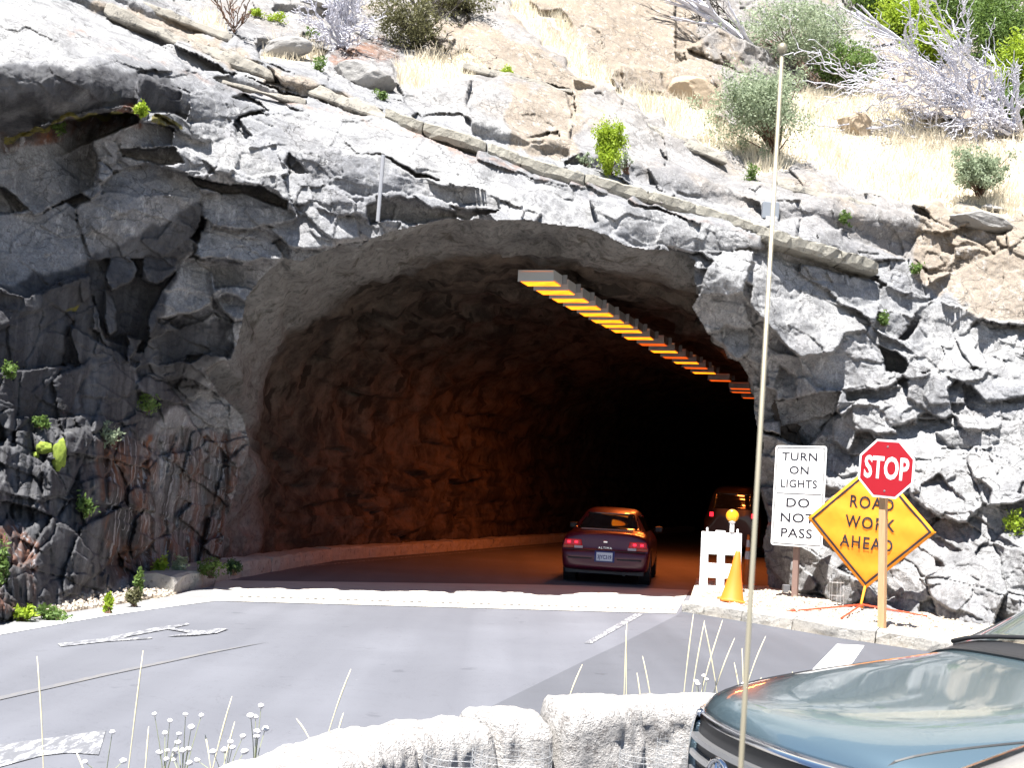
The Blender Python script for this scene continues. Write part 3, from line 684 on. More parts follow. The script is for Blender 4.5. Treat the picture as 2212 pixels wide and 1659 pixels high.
n.set('Base Color', c); n.set('Normal', n.bump(n.math('MULTIPLY', vr.outputs['Distance'], -1.0), .9, .05))
front = [np.array(p) + np.array([.05, .2]) for p in rp]
NX, NY = 90, 60; vs_ = []; fs_ = []
fx = np.array(rp, float); sgl = np.r_[0, np.cumsum(np.linalg.norm(np.diff(fx, axis=0), axis=1))]
bk = np.array([g2(1500,1266), (4.4, 24.5), (6.5, 24.5), (9, 23), (12, 20.5), (14, 18.5)], float); sb = np.linspace(0, 1, len(bk))
GV = np.zeros((NY + 1, NX + 1, 3))
for i in range(NX + 1):
    t = i / NX; x0 = np.interp(t * sgl[-1], sgl, fx[:, 0]) + .1; y0 = np.interp(t * sgl[-1], sgl, fx[:, 1]) + .3
    x1 = np.interp(t, sb, bk[:, 0]); y1 = np.interp(t, sb, bk[:, 1])
    for j in range(NY + 1):
        s = j / NY; GV[j, i] = (x0 * (1 - s) + x1 * s, y0 * (1 - s) + y1 * s, 0)
GV[..., 2] = .15 + .03 * fbm(GV[..., 0] * 2, GV[..., 1] * 2, seed=501) + .02 * vnoise(GV[..., 0] * 9, GV[..., 1] * 9, seed=505)
ii = np.arange((NY + 1) * (NX + 1)).reshape(NY + 1, NX + 1)
ff = np.stack([ii[:-1, :-1], ii[:-1, 1:], ii[1:, 1:], ii[1:, :-1]], -1).reshape(-1, 4)
GV[:, 0, 2] = -.05
tag(pydata('gravel_island', GV.reshape(-1, 3), [tuple(f) for f in ff.tolist()], m_grav, smooth=True), kind='structure')
# ------------------------------------------------------------------ text
def text_obj(name, s, size, mtl, M4, parent=None, sx=1.0, extrude=.001, offset=0.0, spacing=1.0):
    cu_ = bpy.data.curves.new('tmp_text', 'FONT'); cu_.body = s; cu_.size = size; cu_.align_x = 'CENTER'; cu_.align_y = 'CENTER'
    cu_.extrude = extrude; cu_.offset = offset; cu_.space_character = spacing; cu_.resolution_u = 3
    to = bpy.data.objects.new('tmp_text', cu_); COL.objects.link(to)
    bpy.context.view_layer.update()
    me_ = bpy.data.meshes.new_from_object(to.evaluated_get(bpy.context.evaluated_depsgraph_get()))
    bpy.data.objects.remove(to); bpy.data.curves.remove(cu_)
    me_.transform(Matrix.Diagonal((sx, 1, 1, 1))); me_.transform(M4); me_.name = name
    me_.materials.clear()
    return link(name, me_, mtl, parent)
def frame(c, x, y):
    x = Vector(x).normalized(); y = Vector(y); z = x.cross(y).normalized(); y = z.cross(x)
    return Matrix(((x[0], y[0], z[0], c[0]), (x[1], y[1], z[1], c[1]), (x[2], y[2], z[2], c[2]), (0, 0, 0, 1)))
def tmesh(o, M4): o.data.transform(M4); return o

# ------------------------------------------------------------------ cars
def eval_bvh(o):
    bpy.context.view_layer.update(); dg = bpy.context.evaluated_depsgraph_get(); e = o.evaluated_get(dg); m_ = e.to_mesh()
    b = BVHTree.FromPolygons([v.co.copy() for v in m_.vertices], [tuple(p.vertices) for p in m_.polygons]); e.to_mesh_clear(); return b
def loft_body(name, st, mtl, parent, bow=None, sub=2):
    vs_ = []; fs_ = []; NP = 17
    for (y, zt, yr, zr, yb, zb, ym, zm, yl, zl, zu) in st:
        half = [(yr * .55, zt - (zt - zr) * .25), (yr, zr), (yb - (yb - yr) * .35, zb + (zr - zb) * .35), (yb, zb), (ym - .005, zb - (zb - zm) * .35), (ym, zm), (yl, zl), (yl * .93, zu)]
        row = [(-x, z) for x, z in half[::-1]] + [(0, zt)] + half
        for x, z in row:
            yy_ = y + (bow(x, y, z) if bow else 0); vs_.append((x, yy_, z))
    n_ = len(st)
    for i in range(n_ - 1):
        for k in range(NP - 1): fs_.append((i * NP + k, i * NP + k + 1, (i + 1) * NP + k + 1, (i + 1) * NP + k))
        fs_.append((i * NP + NP - 1, i * NP, (i + 1) * NP, (i + 1) * NP + NP - 1))
    for r, rev in ((0, True), (n_ - 1, False)):
        for k in range(8):
            a, b, c, d = r * NP + k, r * NP + k + 1, r * NP + NP - 2 - k, r * NP + NP - 1 - k
            f = (a, b, c, d) if b != c else (a, b, d)
            fs_.append(f if rev is False else f[::-1])
    o = pydata(name, vs_, fs_, mtl, parent, smooth=True)
    m_ = o.modifiers.new('sub', 'SUBSURF'); m_.levels = sub; m_.render_levels = sub
    bm = bmesh.new(); bm.from_mesh(o.data); bmesh.ops.recalc_face_normals(bm, faces=bm.faces); bm.to_mesh(o.data); bm.free()
    o.data.polygons.foreach_set('use_smooth', [True] * len(o.data.polygons))
    return o
def patch(bvh, q, origin, d, ax_u, ax_v, nu=12, nv=8, off=.006):
    """bilinear quad q (4 corners in the plane ax_u, ax_v) shot along d onto the body"""
    d = Vector(d).normalized(); O = Vector(origin); au = Vector(ax_u); av = Vector(ax_v); g = []
    for j in range(nv + 1):
        for i in range(nu + 1):
            s, t = i / nu, j / nv
            a = (q[0][0] * (1 - s) * (1 - t) + q[1][0] * s * (1 - t) + q[2][0] * s * t + q[3][0] * (1 - s) * t)
            b = (q[0][1] * (1 - s) * (1 - t) + q[1][1] * s * (1 - t) + q[2][1] * s * t + q[3][1] * (1 - s) * t)
            p0 = O + au * a + av * b; hit = bvh.ray_cast(p0, d)
            g.append((hit[0] - d * off) if hit[0] is not None else None)
    good = [p for p in g if p is not None]
    if not good: return [], []
    for k, p in enumerate(g):
        if p is None: g[k] = min(good, key=lambda z: abs(good.index(z) - k))
    fs_ = [(j * (nu + 1) + i, j * (nu + 1) + i + 1, (j + 1) * (nu + 1) + i + 1, (j + 1) * (nu + 1) + i) for j in range(nv) for i in range(nu)]
    # thickness towards the body
    n_ = len(g); g2_ = g + [p + d * (off + .01) for p in g]
    rim = [j * (nu + 1) for j in range(nv + 1)]; W = nu + 1
    loop = [i for i in range(W)] + [j * W + nu for j in range(1, nv + 1)] + [nv * W + i for i in range(nu - 1, -1, -1)] + [j * W for j in range(nv - 1, 0, -1)]
    for a in range(len(loop)):
        b = loop[(a + 1) % len(loop)]; fs_.append((loop[a], b, b + n_, loop[a] + n_))
    return g2_, fs_
def patch_obj(name, bvh, q, side, mtl, parent, off=.006, nu=12, nv=8, smooth=True):
    cfg = {'back': ((0, -3, 0), (0, 1, 0), (1, 0, 0), (0, 0, 1)), 'front': ((0, 9, 0), (0, -1, 0), (1, 0, 0), (0, 0, 1)),
           'left': ((-3, 0, 0), (1, 0, 0), (0, 1, 0), (0, 0, 1)), 'right': ((3, 0, 0), (-1, 0, 0), (0, 1, 0), (0, 0, 1)), 'top': ((0, 0, 4), (0, 0, -1), (1, 0, 0), (0, 1, 0))}[side]
    v_, f_ = patch(bvh, q, cfg[0], cfg[1], cfg[2], cfg[3], nu, nv, off)
    return pydata(name, v_, f_, mtl, parent, smooth)
m_tyre = mat('tyre_rubber', (.02, .02, .02), .85)
m_rim = mat('alloy_rim', (.45, .45, .46), .3, .8)
m_glass = mat('tinted_glass', (.015, .018, .02), .04, spec=.8)
m_black = mat('black_plastic', (.02, .02, .022), .5)
m_chrome = mat('chrome_trim', (.75, .76, .78), .12, 1.0)
def wheel(parent, x, y, r=.31, w=.2):
    mb = MB(); s = 1 if x > 0 else -1
    prof = [(r * .62, -w / 2), (r * .93, -w / 2), (r, -w / 2 + .03), (r, w / 2 - .03), (r * .93, w / 2), (r * .62, w / 2), (r * .62, -w / 2)]
    mb.lathe(prof, 32); o = mb.build('wheel', m_tyre, parent, True)
    M4 = Matrix.Translation((x, y, r)) @ Matrix.Rotation(math.pi / 2, 4, 'Y'); tmesh(o, M4)
    mr = MB(); zf = s * (w / 2 - .015)
    mr.lathe([(0, zf), (r * .18, zf), (r * .2, zf - s * .02), (r * .55, zf - s * .01), (r * .63, zf)], 28)
    for k in range(5):
        a = k * 2 * math.pi / 5; mr.box((math.cos(a) * r * .36, math.sin(a) * r * .36, zf + s * .005), (r * .5, .05, .02), Matrix.Rotation(a, 3, 'Z'))
    tmesh(mr.build('rim', m_rim, o, True), M4)
    return o
SED = [(0.0,.50,.4,.50,.62,.49,.66,.44,.62,.34,.31),(.02,.60,.5,.60,.76,.57,.79,.47,.76,.31,.27),(.07,.63,.52,.625,.79,.61,.82,.50,.79,.29,.25),(.085,.68,.5,.675,.78,.66,.825,.55,.8,.28,.24),(.10,.90,.5,.89,.75,.82,.83,.6,.81,.28,.24),
       (.15,.975,.5,.96,.76,.88,.845,.62,.82,.27,.22),(.50,.985,.55,.975,.76,.92,.85,.65,.83,.25,.22),(.60,1.0,.56,.985,.76,.93,.85,.65,.83,.25,.22),(1.2,1.34,.50,1.31,.75,.95,.85,.65,.83,.24,.2),
       (1.5,1.40,.53,1.365,.75,.95,.85,.65,.83,.24,.2),(2.2,1.42,.55,1.385,.75,.95,.85,.65,.83,.24,.2),(2.6,1.385,.54,1.35,.75,.94,.85,.65,.83,.24,.2),(3.3,1.0,.6,.98,.76,.92,.85,.64,.83,.24,.2),
       (3.45,.965,.6,.95,.76,.90,.85,.63,.83,.24,.2),(4.2,.83,.58,.81,.74,.76,.83,.58,.8,.25,.22),(4.45,.70,.5,.69,.7,.66,.78,.5,.74,.27,.24),(4.55,.52,.4,.52,.6,.51,.66,.45,.62,.32,.30)]
def rot2(p, yaw, o):     # local -> world, yaw to the right of +Y
    c, s = math.cos(yaw), math.sin(yaw); return (o[0] + p[0] * c + p[1] * s, o[1] - p[0] * s + p[1] * c)
# --- maroon sedan
m_maroon = mat('maroon_paint', (.085, .003, .02), .35, .2, coat=.35)
oc = gr(np.array(1303.0), np.array(1263.5), 0)
sed = empty('sedan', (oc[0], oc[1], 0), 'maroon four door sedan with lit red tail lights driving into the tunnel mouth', 'car', rz=-math.radians(9))
sed.scale = (1.0, 1, 1.04)
b = loft_body('body', SED, m_maroon, sed); bv = eval_bvh(b)
patch_obj('rear_window', bv, [(-.64, 1.0), (.64, 1.0), (.50, 1.30), (-.50, 1.30)], 'back', m_glass, sed, nu=20)
patch_obj('windscreen', bv, [(-.66, 1.02), (.66, 1.02), (.5, 1.32), (-.5, 1.32)], 'front', m_glass, sed)
for sd_, sg in (('left', -1), ('right', 1)):
    patch_obj('side_window', bv, [(1.05, .99), (1.85, .99), (1.85, 1.29), (1.32, 1.27)], sd_, m_glass, sed)
    patch_obj('side_window', bv, [(1.92, .99), (3.02, .99), (2.55, 1.28), (1.92, 1.29)], sd_, m_glass, sed)
m_tail = mat('red_tail_lens', (.5, .01, .01), .15, emit=(1, .02, .03), emit_s=.03)
m_tailon = mat('lit_red_bulb', (.8, .02, .02), .2, emit=(1, .02, .05), emit_s=.8)
m_amber = mat('amber_lens', (.45, .08, .02), .2)
m_clear = mat('clear_lens', (.5, .45, .45), .15)
for s in (-1, 1):
    tl = patch_obj('tail_light', bv, [(s * .80, .69), (s * .44, .69), (s * .47, .80), (s * .78, .80)], 'back', m_tail, sed, .012)
    patch_obj('indicator_lens', bv, [(s * .81, .64), (s * .60, .64), (s * .60, .688), (s * .81, .688)], 'back', m_amber, tl, .013)
    patch_obj('reversing_lens', bv, [(s * .595, .64), (s * .43, .64), (s * .43, .688), (s * .595, .688)], 'back', m_clear, tl, .013)
    for xx_ in (.70, .56): patch_obj('bulb', bv, [(s * (xx_ - .03), .73), (s * (xx_ + .03), .73), (s * (xx_ + .03), .77), (s * (xx_ - .03), .77)], 'back', m_tailon, tl, .022, 4, 4)
m_plate = mat('number_plate', (.75, .78, .85), .5); m_plb = mat('plate_blue', (.03, .04, .2), .5)
fr = patch_obj('number_plate', bv, [(-.19, .41), (.19, .41), (.19, .61), (-.19, .61)], 'back', m_plb, sed, .02, 2, 2, False)
pmb = MB().box((0, -.035, .51), (.31, .008, .155)); pl = pmb.build('plate_face', m_plate, fr)
text_obj('plate_letters', '3JYC319', .095, m_plb, Matrix.Translation((0, -.041, .50)) @ Matrix.Rotation(math.pi / 2, 4, 'X'), fr, .78, offset=.002)
text_obj('model_lettering', 'ALTIMA', .055, m_chrome, Matrix.Translation((0, .068, .665)) @ Matrix.Rotation(math.pi / 2, 4, 'X'), sed, 1.15, spacing=1.25, extrude=.004)
bvp = MB().box((0, .075, .775), (.085, .02, .04)); bevel(bvp.build('badge', m_chrome, sed), .01, 3)
patch_obj('bumper_groove', bv, [(-.76, .60), (.76, .60), (.76, .622), (-.76, .622)], 'back', m_black, sed, .004, 24, 2)
patch_obj('bumper_trim', bv, [(-.70, .455), (-.24, .455), (-.24, .48), (-.70, .48)], 'back', m_black, sed, .006, 12, 2)
patch_obj('bumper_trim', bv, [(.24, .455), (.70, .455), (.70, .48), (.24, .48)], 'back', m_black, sed, .006, 12, 2)
MB().box((0, .42, 1.0), (1.0, .1, .025)).build('spoiler', m_maroon, sed)
MB().tube([(.38, .02, .2), (.38, .5, .22)], .03, 12).build('exhaust', m_black, sed)
MB().box((0, .5, .24), (1.5, .8, .1)).build('underbody', m_black, sed)
for x_ in (-.74, .74):
    for y_ in (.95, 3.6): wheel(sed, x_, y_)
    MB().lathe([(.30, -.12), (.36, -.12), (.36, .12), (.30, .12)], 28).build('wheel_arch', m_black, sed).data.transform(Matrix.Translation((x_ * .985, .95, .31)) @ Matrix.Rotation(math.pi / 2, 4, 'Y'))
    MB().box((x_, .72, .2), (.2, .015, .2)).build('mud_flap', m_black, sed)
    mm = MB().box((x_ * 1.22, 2.75, 1.0), (.17, .08, .12)); bevel(mm.build('wing_mirror', m_black, sed), .03, 3)
# --- second vehicle deep in the tunnel
SUVB = [(0.0,1.0,.5,1.0,.7,.7,.8,.6,.78,.4,.35),(.03,1.2,.55,1.18,.8,.9,.88,.7,.86,.35,.32),(.12,1.72,.6,1.7,.82,1.1,.92,.75,.9,.33,.3),(.3,1.84,.66,1.80,.85,1.12,.93,.75,.91,.33,.3),(1.6,1.88,.68,1.84,.86,1.12,.93,.75,.91,.33,.3),
        (2.8,1.84,.66,1.8,.86,1.12,.93,.75,.91,.33,.3),(3.5,1.2,.66,1.17,.86,1.1,.93,.75,.91,.33,.3),(4.5,1.05,.6,1.03,.83,.95,.9,.7,.88,.33,.3),(4.75,.8,.5,.8,.75,.7,.8,.6,.78,.4,.35)]
m_dkpaint = mat('dark_vehicle_paint', (.02, .015, .015), .3, coat=.5)
SUVB = [(t[0], *[v * (1.22 if k in (0, 2, 4, 6) else 1) for k, v in enumerate(t[1:])]) for t in SUVB]
o2 = np.array(pt(np.array(1582.0), np.array(1100.0), np.array(41.0)))
suv2 = empty('van', (o2[0], o2[1], 0), 'dark tall vehicle far inside the tunnel ahead of the sedan, its red lamps lit', 'car', rz=-math.radians(17))
b2 = loft_body('body', SUVB, m_dkpaint, suv2); bv2 = eval_bvh(b2)
patch_obj('rear_window', bv2, [(-.66, 1.5), (.66, 1.5), (.58, 2.02), (-.58, 2.02)], 'back', m_glass, suv2)
for s in (-1, 1): patch_obj('tail_light', bv2, [(s * .72, 1.24), (s * .60, 1.24), (s * .60, 1.38), (s * .72, 1.38)], 'back', mat('lit_tail_lamp', (.6, .02, .02), .3, emit=(1, .02, .04), emit_s=.8), suv2, .02)
for x_ in (-.8, .8):
    for y_ in (.95, 3.7): wheel(suv2, x_, y_, .36, .24)

# --- dark teal SUV parked at the lower right
m_teal = mat('dark_teal_paint', (.19, .28, .33), .24, .72, coat=1.0, spec=.6)
HS = [(-.03,.60,.40,.59,.60,.56,.70,.50,.68,.35,.32),(.0,.83,.46,.815,.68,.74,.80,.58,.80,.32,.28),(.03,.915,.50,.90,.74,.82,.87,.64,.88,.30,.26),(.10,.945,.53,.93,.78,.86,.92,.68,.92,.30,.25),(.32,.975,.57,.97,.81,.90,.95,.72,.95,.28,.24),
      (.75,1.015,.61,1.02,.84,.94,.965,.74,.96,.28,.24),(1.12,1.065,.64,1.06,.85,.98,.97,.75,.96,.28,.24),(1.24,1.08,.65,1.07,.86,.99,.97,.75,.96,.28,.24),(1.75,1.42,.60,1.38,.85,1.03,.97,.76,.96,.28,.24),(2.2,1.66,.60,1.61,.85,1.04,.97,.76,.96,.28,.24),
      (2.7,1.72,.62,1.67,.85,1.04,.97,.76,.96,.28,.24),(4.0,1.70,.60,1.64,.84,1.05,.97,.76,.96,.28,.24),(4.6,1.5,.58,1.45,.82,1.05,.96,.76,.95,.3,.26),(4.8,1.0,.5,.98,.78,.9,.9,.7,.88,.34,.3)]
suv = empty('parked_car', (.80, 4.10, 0), 'dark teal car with shiny bonnet parked at the lower right corner', 'car', rz=math.radians(-73))
bowf = lambda x, y, z: .32 * abs(x) ** 2.2 * math.exp(-max(y, 0) / .7)
suv.scale = (1, 1, 1.07)
b3 = loft_body('body', HS, m_teal, suv, bowf, 3); bv3 = eval_bvh(b3)
m_hl = mat('headlight_glass', (.75, .78, .82), .06, .4, coat=1.0)
def fpatch(name, q, m, par, off=.006, nu=14, nv=8):   # shot from in front of the SUV (towards +y)
    v_, f_ = patch(bv3, q, (0, -3, 0), (0, 1, 0), (1, 0, 0), (0, 0, 1), nu, nv, off); return pydata(name, v_, f_, m, par, True)
gr_ = fpatch('grille', [(-.42, .53), (.42, .53), (.50, .84), (-.50, .84)], m_black, suv, .01, 20)
for k in range(5):
    z_ = .58 + k * .05; v_, f_ = patch(bv3, [(-.43 - k * .012, z_), (.43 + k * .012, z_), (.43 + k * .012, z_ + .016), (-.43 - k * .012, z_ + .016)], (0, -3, 0), (0, 1, 0), (1, 0, 0), (0, 0, 1), 20, 1, .035)
    pydata('slat', v_, f_, m_rim, gr_)
for (qa, qb) in (((-.53, .53), (-.51, .86)), ((.51, .53), (.53, .86))): fpatch('chrome_surround', [(qa[0], qa[1]), (qb[0] if qb[0] > qa[0] else qa[0] + .03, qa[1]), (qb[0] + .01, qb[1]), (qa[0] - .01, qb[1])], m_chrome, gr_, .03, 2, 8)
fpatch('chrome_surround', [(-.54, .845), (.54, .845), (.54, .87), (-.54, .87)], m_chrome, gr_, .022, 30, 2)
# emblem: ring with a caliper shaped A
em = MB(); cz, cy = .74, -.10
em.tube([(.075 * math.cos(a) , cy, cz + .06 * math.sin(a)) for a in np.linspace(0, 2 * math.pi, 25)], .008, 6, False)
em.tube([(-.042, cy, cz - .05), (-.006, cy, cz + .05)], .009, 6); em.tube([(.042, cy, cz - .05), (.006, cy, cz + .05)], .009, 6); em.tube([(-.02, cy, cz + .006), (.02, cy, cz + .006)], .006, 6)
em.build('emblem', m_chrome, gr_, True)
for s in (-1, 1):
    fpatch('headlight', [(s * .56, .74), (s * .90, .71), (s * .885, .845), (s * .57, .86)], m_hl, suv, .008, 14, 6)
    pts_ = []
    for t in np.linspace(0, 1, 24):
        hit = bv3.ray_cast(Vector((s * (.50 + .24 * t ** .6), .06 + 1.12 * t, 4)), Vector((0, 0, -1)))
        if hit[0] is not None: pts_.append(hit[0] + Vector((0, 0, .0005)))
    MB().tube(pts_, .0045, 5).build('bonnet_gap', m_black, suv)
    cr_ = []
    for t in np.linspace(0, 1, 24):
        hit = bv3.ray_cast(Vector((s * (.30 + .26 * t ** .7), .14 + 1.05 * t, 4)), Vector((0, 0, -1)))
        if hit[0] is not None: cr_.append(hit[0] - Vector((0, 0, .004)))
    pts_ = []
    for t in np.linspace(0, 1, 10):
        hit = bv3.ray_cast(Vector((s * (.74 - .12 * t), 1.30 + .82 * t, 4)), Vector((0, 0, -1)))
        if hit[0] is not None: pts_.append(hit[0] + Vector((0, 0, .002)))
    MB().tube(pts_, .02, 8).build('windscreen_pillar', m_black, suv, True)
    for y_ in (.95, 3.75): wheel(suv, s * .84, y_, .36, .25)
v_, f_ = patch(bv3, [(-.74, 1.27), (.74, 1.27), (.56, 2.08), (-.56, 2.08)], (0, 0, 4), (0, 0, -1), (1, 0, 0), (0, 1, 0), 16, 14, .006); pydata('windscreen', v_, f_, mat('reflecting_windscreen', (.12, .17, .17), .06, .6, coat=1.0), suv, True)
v_, f_ = patch(bv3, [(-.78, 1.17), (.78, 1.17), (.74, 1.27), (-.74, 1.27)], (0, 0, 4), (0, 0, -1), (1, 0, 0), (0, 1, 0), 16, 3, .008); pydata('cowl', v_, f_, m_black, suv, True)
wp = []
for t in np.linspace(0, 1, 10):
    hit = bv3.ray_cast(Vector((-.68 + .75 * t, 1.24 + .08 * t, 4)), Vector((0, 0, -1)))
    if hit[0] is not None: wp.append(hit[0] + Vector((0, 0, .025)))
MB().tube(wp, .009, 6).build('wiper', m_black, suv, True)
for sd_ in ('left', 'right'):
    patch_obj('side_window', bv3, [(1.9, 1.1), (2.85, 1.1), (2.85, 1.52), (2.3, 1.52)], sd_, m_glass, suv)
    patch_obj('side_window', bv3, [(2.95, 1.1), (4.3, 1.1), (4.2, 1.5), (2.95, 1.52)], sd_, m_glass, suv)
# --- silver car beside the camera with its whip aerial
m_silver = mat('silver_paint', (.5, .5, .5), .25, .7, coat=.6)
sil = empty('silver_car', (2.62, -.55, 0), 'pale silver car close to the camera with a tall whip aerial', 'car', rz=math.atan2(.6, .8)); sil.scale = (1, 1, 1.12); sil.location = (2.69, -.41, 0)
b4 = loft_body('body', SED, m_silver, sil); bv4 = eval_bvh(b4)
patch_obj('windscreen', bv4, [(-.66, 1.02), (.66, 1.02), (.5, 1.32), (-.5, 1.32)], 'front', m_glass, sil)
for sd_ in ('left', 'right'):
    patch_obj('side_window', bv4, [(1.05, .99), (1.85, .99), (1.85, 1.29), (1.32, 1.27)], sd_, m_glass, sil)
    patch_obj('side_window', bv4, [(1.92, .99), (3.02, .99), (2.55, 1.28), (1.92, 1.29)], sd_, m_glass, sil)
for x_ in (-.74, .74):
    for y_ in (.95, 3.6): wheel(sil, x_, y_)
m_ant = mat('aerial_metal', (.3, .27, .2), .4, .3)
bot = pt(np.array(1598.0), np.array(1700.0), np.array(1.2)); top = pt(np.array(1690.0), np.array(104.0), np.array(1.2))
loc = sil.matrix_world
bpy.context.view_layer.update(); inv = sil.matrix_world.inverted()
bt, tp = inv @ V(bot), inv @ V(top)
dn = bt + (bt - tp).normalized() * .42
mb = MB().tube([dn, bt, tp], [.003, .0026, .0018], 12); mb.lathe([(0, -.005), (.0036, -.0036), (.005, 0), (.0036, .0036), (0, .005)], 12, tuple(tp))
mb.tube([dn + Vector((0, 0, -.06)), dn + Vector((0, 0, .03))], [.016, .009], 12)
mb.build('aerial', m_ant, sil, True)

# ------------------------------------------------------------------ tunnel lamps
m_house = mat('lamp_housing', (.4, .41, .42), .5, .3); m_dull = mat('dull_steel', (.22, .22, .23), .6, .4)
m_lens = mat('sodium_lens', (.4, .2, .05), .5, emit=(1.0, .19, .006), emit_s=1.15)
n = NT(m_lens); co = n.coord('Object'); e = n.mix(n.ramp(n.noise(co, 3.0, 3, .6), [(.3, 0.0), (.6, 1.0)]), (.9, .13, .002), (1.0, .25, .007)); n.set('Emission Color', e)
m_lens2 = mat('dim_sodium_lens', (.3, .12, .04), .5, emit=(.8, .09, .006), emit_s=.45)
LX = [165,290,415,525,635,730,812,890,992,1110,1205,1300,1390,1470,1540,1675,1842,1850,1940]
LY = [209,280,345,405,460,515,553,595,652,703,760,808,850,892,932,994,1060,1088,1134]
ordw = ['nearest the tunnel mouth', 'second from the mouth', 'third from the mouth', 'fourth from the mouth', 'fifth from the mouth', 'sixth from the mouth', 'seventh from the mouth', 'eighth from the mouth', 'ninth from the mouth', 'tenth from the mouth',
        'eleventh from the mouth', 'twelfth from the mouth', 'thirteenth from the mouth', 'fourteenth from the mouth', 'fifteenth from the mouth', 'fourth from the far end', 'third from the far end', 'second from the far end', 'at the far end of the row']
lamp0 = None
rzl = -math.radians(17.5)
for k in range(19):
    u_ = (1250 + LX[k] / 3.16) / 1.1645; v_ = (640 + LY[k] / 3.16) / 1.1645
    p = gr(np.array(u_), np.array(v_), 5.3)
    dim = k in (9, 11, 13, 15, 16, 17, 18)
    if lamp0 is None:
        L_ = empty('tunnel_lamp', p, rz=rzl); lamp0 = L_
        hb = MB(); W_, D_, H_ = .64, .58, .17
        hb.box((W_ / 2, D_ / 2, H_ + .01), (W_, D_, .02)); hb.box((W_ / 2, .01, H_ / 2 - .01), (W_, .02, H_)); hb.box((W_ / 2, D_ - .01, H_ / 2 + .02), (W_, .02, H_ - .04))
        hb.box((.01, D_ / 2, H_ / 2 + .01), (.02, D_ - .042, H_ - .02)); hb.box((W_ - .01, D_ / 2, H_ / 2 + .01), (.02, D_ - .042, H_ - .02))
        hb.build('housing', m_house, L_)
        MB().box((W_ / 2, D_ / 2, .004), (W_ - .045, D_ - .045, .008)).build('lens', m_lens, L_)
        bb = MB(); bb.box((W_ + .045, D_ * .97, .12), (.08, .03, .16)); bb.build('bracket', m_dull, L_)
        kids = list(L_.children)
    else:
        L_ = lamp0.copy(); COL.objects.link(L_); L_.location = V(p)
        for ch in kids:
            c2 = ch.copy(); COL.objects.link(c2); c2.parent = L_
            if ch.name.startswith('lens') and dim: c2.data = ch.data.copy(); c2.data.materials[0] = m_lens2
    tag(L_, ('dim ' if dim else 'glowing ') + 'amber ceiling lamp, ' + ordw[k] + ' in the row', 'lamp', 'amber lamps in a row under the tunnel roof')
    if k in (9, 12, 14):
        ad = bpy.data.lights.new('tunnel_lamp_light', 'AREA'); ad.shape = 'RECTANGLE'; ad.size = .55; ad.size_y = .55; ad.energy = LAMP_W * (1 - k * .025); ad.color = (1.0, .2, .035)
        ao = bpy.data.objects.new('lamp_light', ad); COL.objects.link(ao); ao.parent = L_; ao.location = (.31, .31, -.01)

# ------------------------------------------------------------------ signs
m_wht = mat('white_sheeting', (.82, .82, .82), .6); m_ink = mat('black_ink', (.012, .012, .02), .6); m_red = mat('red_sheeting', (.36, .003, .012), .55)
m_wred = mat('white_letters', (.85, .85, .85), .6)
m_orange = mat('fluorescent_orange_fabric', (.85, .26, .02), .7)
n = NT(m_orange); co = n.coord('Object'); n.set('Base Color', n.mix(n.noise(co, 1.6, 3), (.78, .22, .008), (.9, .36, .012))); n.set('Normal', n.bump(n.noise(co, 2.2, 2, .4, .3), .35, .08))
m_wood = mat('pale_timber', (.6, .36, .18), .8); n = NT(m_wood); co = n.coord('Object', (9, 9, .7)); n.set('Base Color', n.mix(n.noise(co, 3, 5, .6, 1.5), (.36, .19, .09), (.62, .4, .22)))
m_bpost = mat('brown_painted_post', (.2, .13, .11), .7)
YW = math.radians(40)
sx_ = Vector((math.cos(YW), -math.sin(YW), 0)); nrm_s = Vector((-math.sin(YW), -math.cos(YW), 0))
# stop sign
gp = gr(np.array(1905.5), np.array(1357.0), .15); sp = np.array(pt(np.array(1915.7), np.array(1013.0), np.array(float(gp[1]) - .06)))
st_o = empty('stop_sign', (gp[0], gp[1], .12), 'red octagonal STOP sign on a pale timber post at the kerb', 'sign')
rel = V(sp) - st_o.location; upv = (rel * 1.0); upv.normalize()
upv = (Vector((rel.x, rel.y * .2, rel.z))).normalized()
pm = MB(); Rz = Matrix.Rotation(-YW, 3, 'Z'); q0 = Vector((0, 0, -.25)); q1 = rel + upv * .3; q1.y = rel.y * .0 + .03
vs_ = []
for q in (q0, q1 + Vector((0, .05, 0))):
    for a, b_ in ((-.045, -.045), (.045, -.045), (.045, .045), (-.045, .045)): vs_.append(q + Rz @ Vector((a, b_, 0)))
pm.add(vs_, [(3, 2, 1, 0), (4, 5, 6, 7), (0, 1, 5, 4), (1, 2, 6, 5), (2, 3, 7, 6), (3, 0, 4, 7)]); bevel(pm.build('post', m_wood, st_o), .006, 2)
cen = rel + nrm_s * .02; M4 = frame(cen, sx_ + Vector((0, 0, -.055)), upv)
def ngon(n_, r, a0): return [(r * math.cos(a0 + k * 2 * math.pi / n_), r * math.sin(a0 + k * 2 * math.pi / n_)) for k in range(n_)]
Rr = .381 / math.cos(math.pi / 8)
tmesh(MB().prism(ngon(8, Rr, math.pi / 8), -.003, 0).build('border', m_wht, st_o), M4)
tmesh(MB().prism(ngon(8, Rr - .03, math.pi / 8), .0005, .003).build('face', m_red, st_o), M4)
text_obj('lettering', 'STOP', .40, m_wred, M4 @ Matrix.Translation((0, -.005, .004)), st_o, .63, offset=.011, extrude=.001, spacing=1.02)
for z_ in (-.29, .29): tmesh(MB().lathe([(0, .006), (.012, .005), (.014, 0)], 10, (0, z_, .003)).build('bolt', m_rim, st_o), M4)
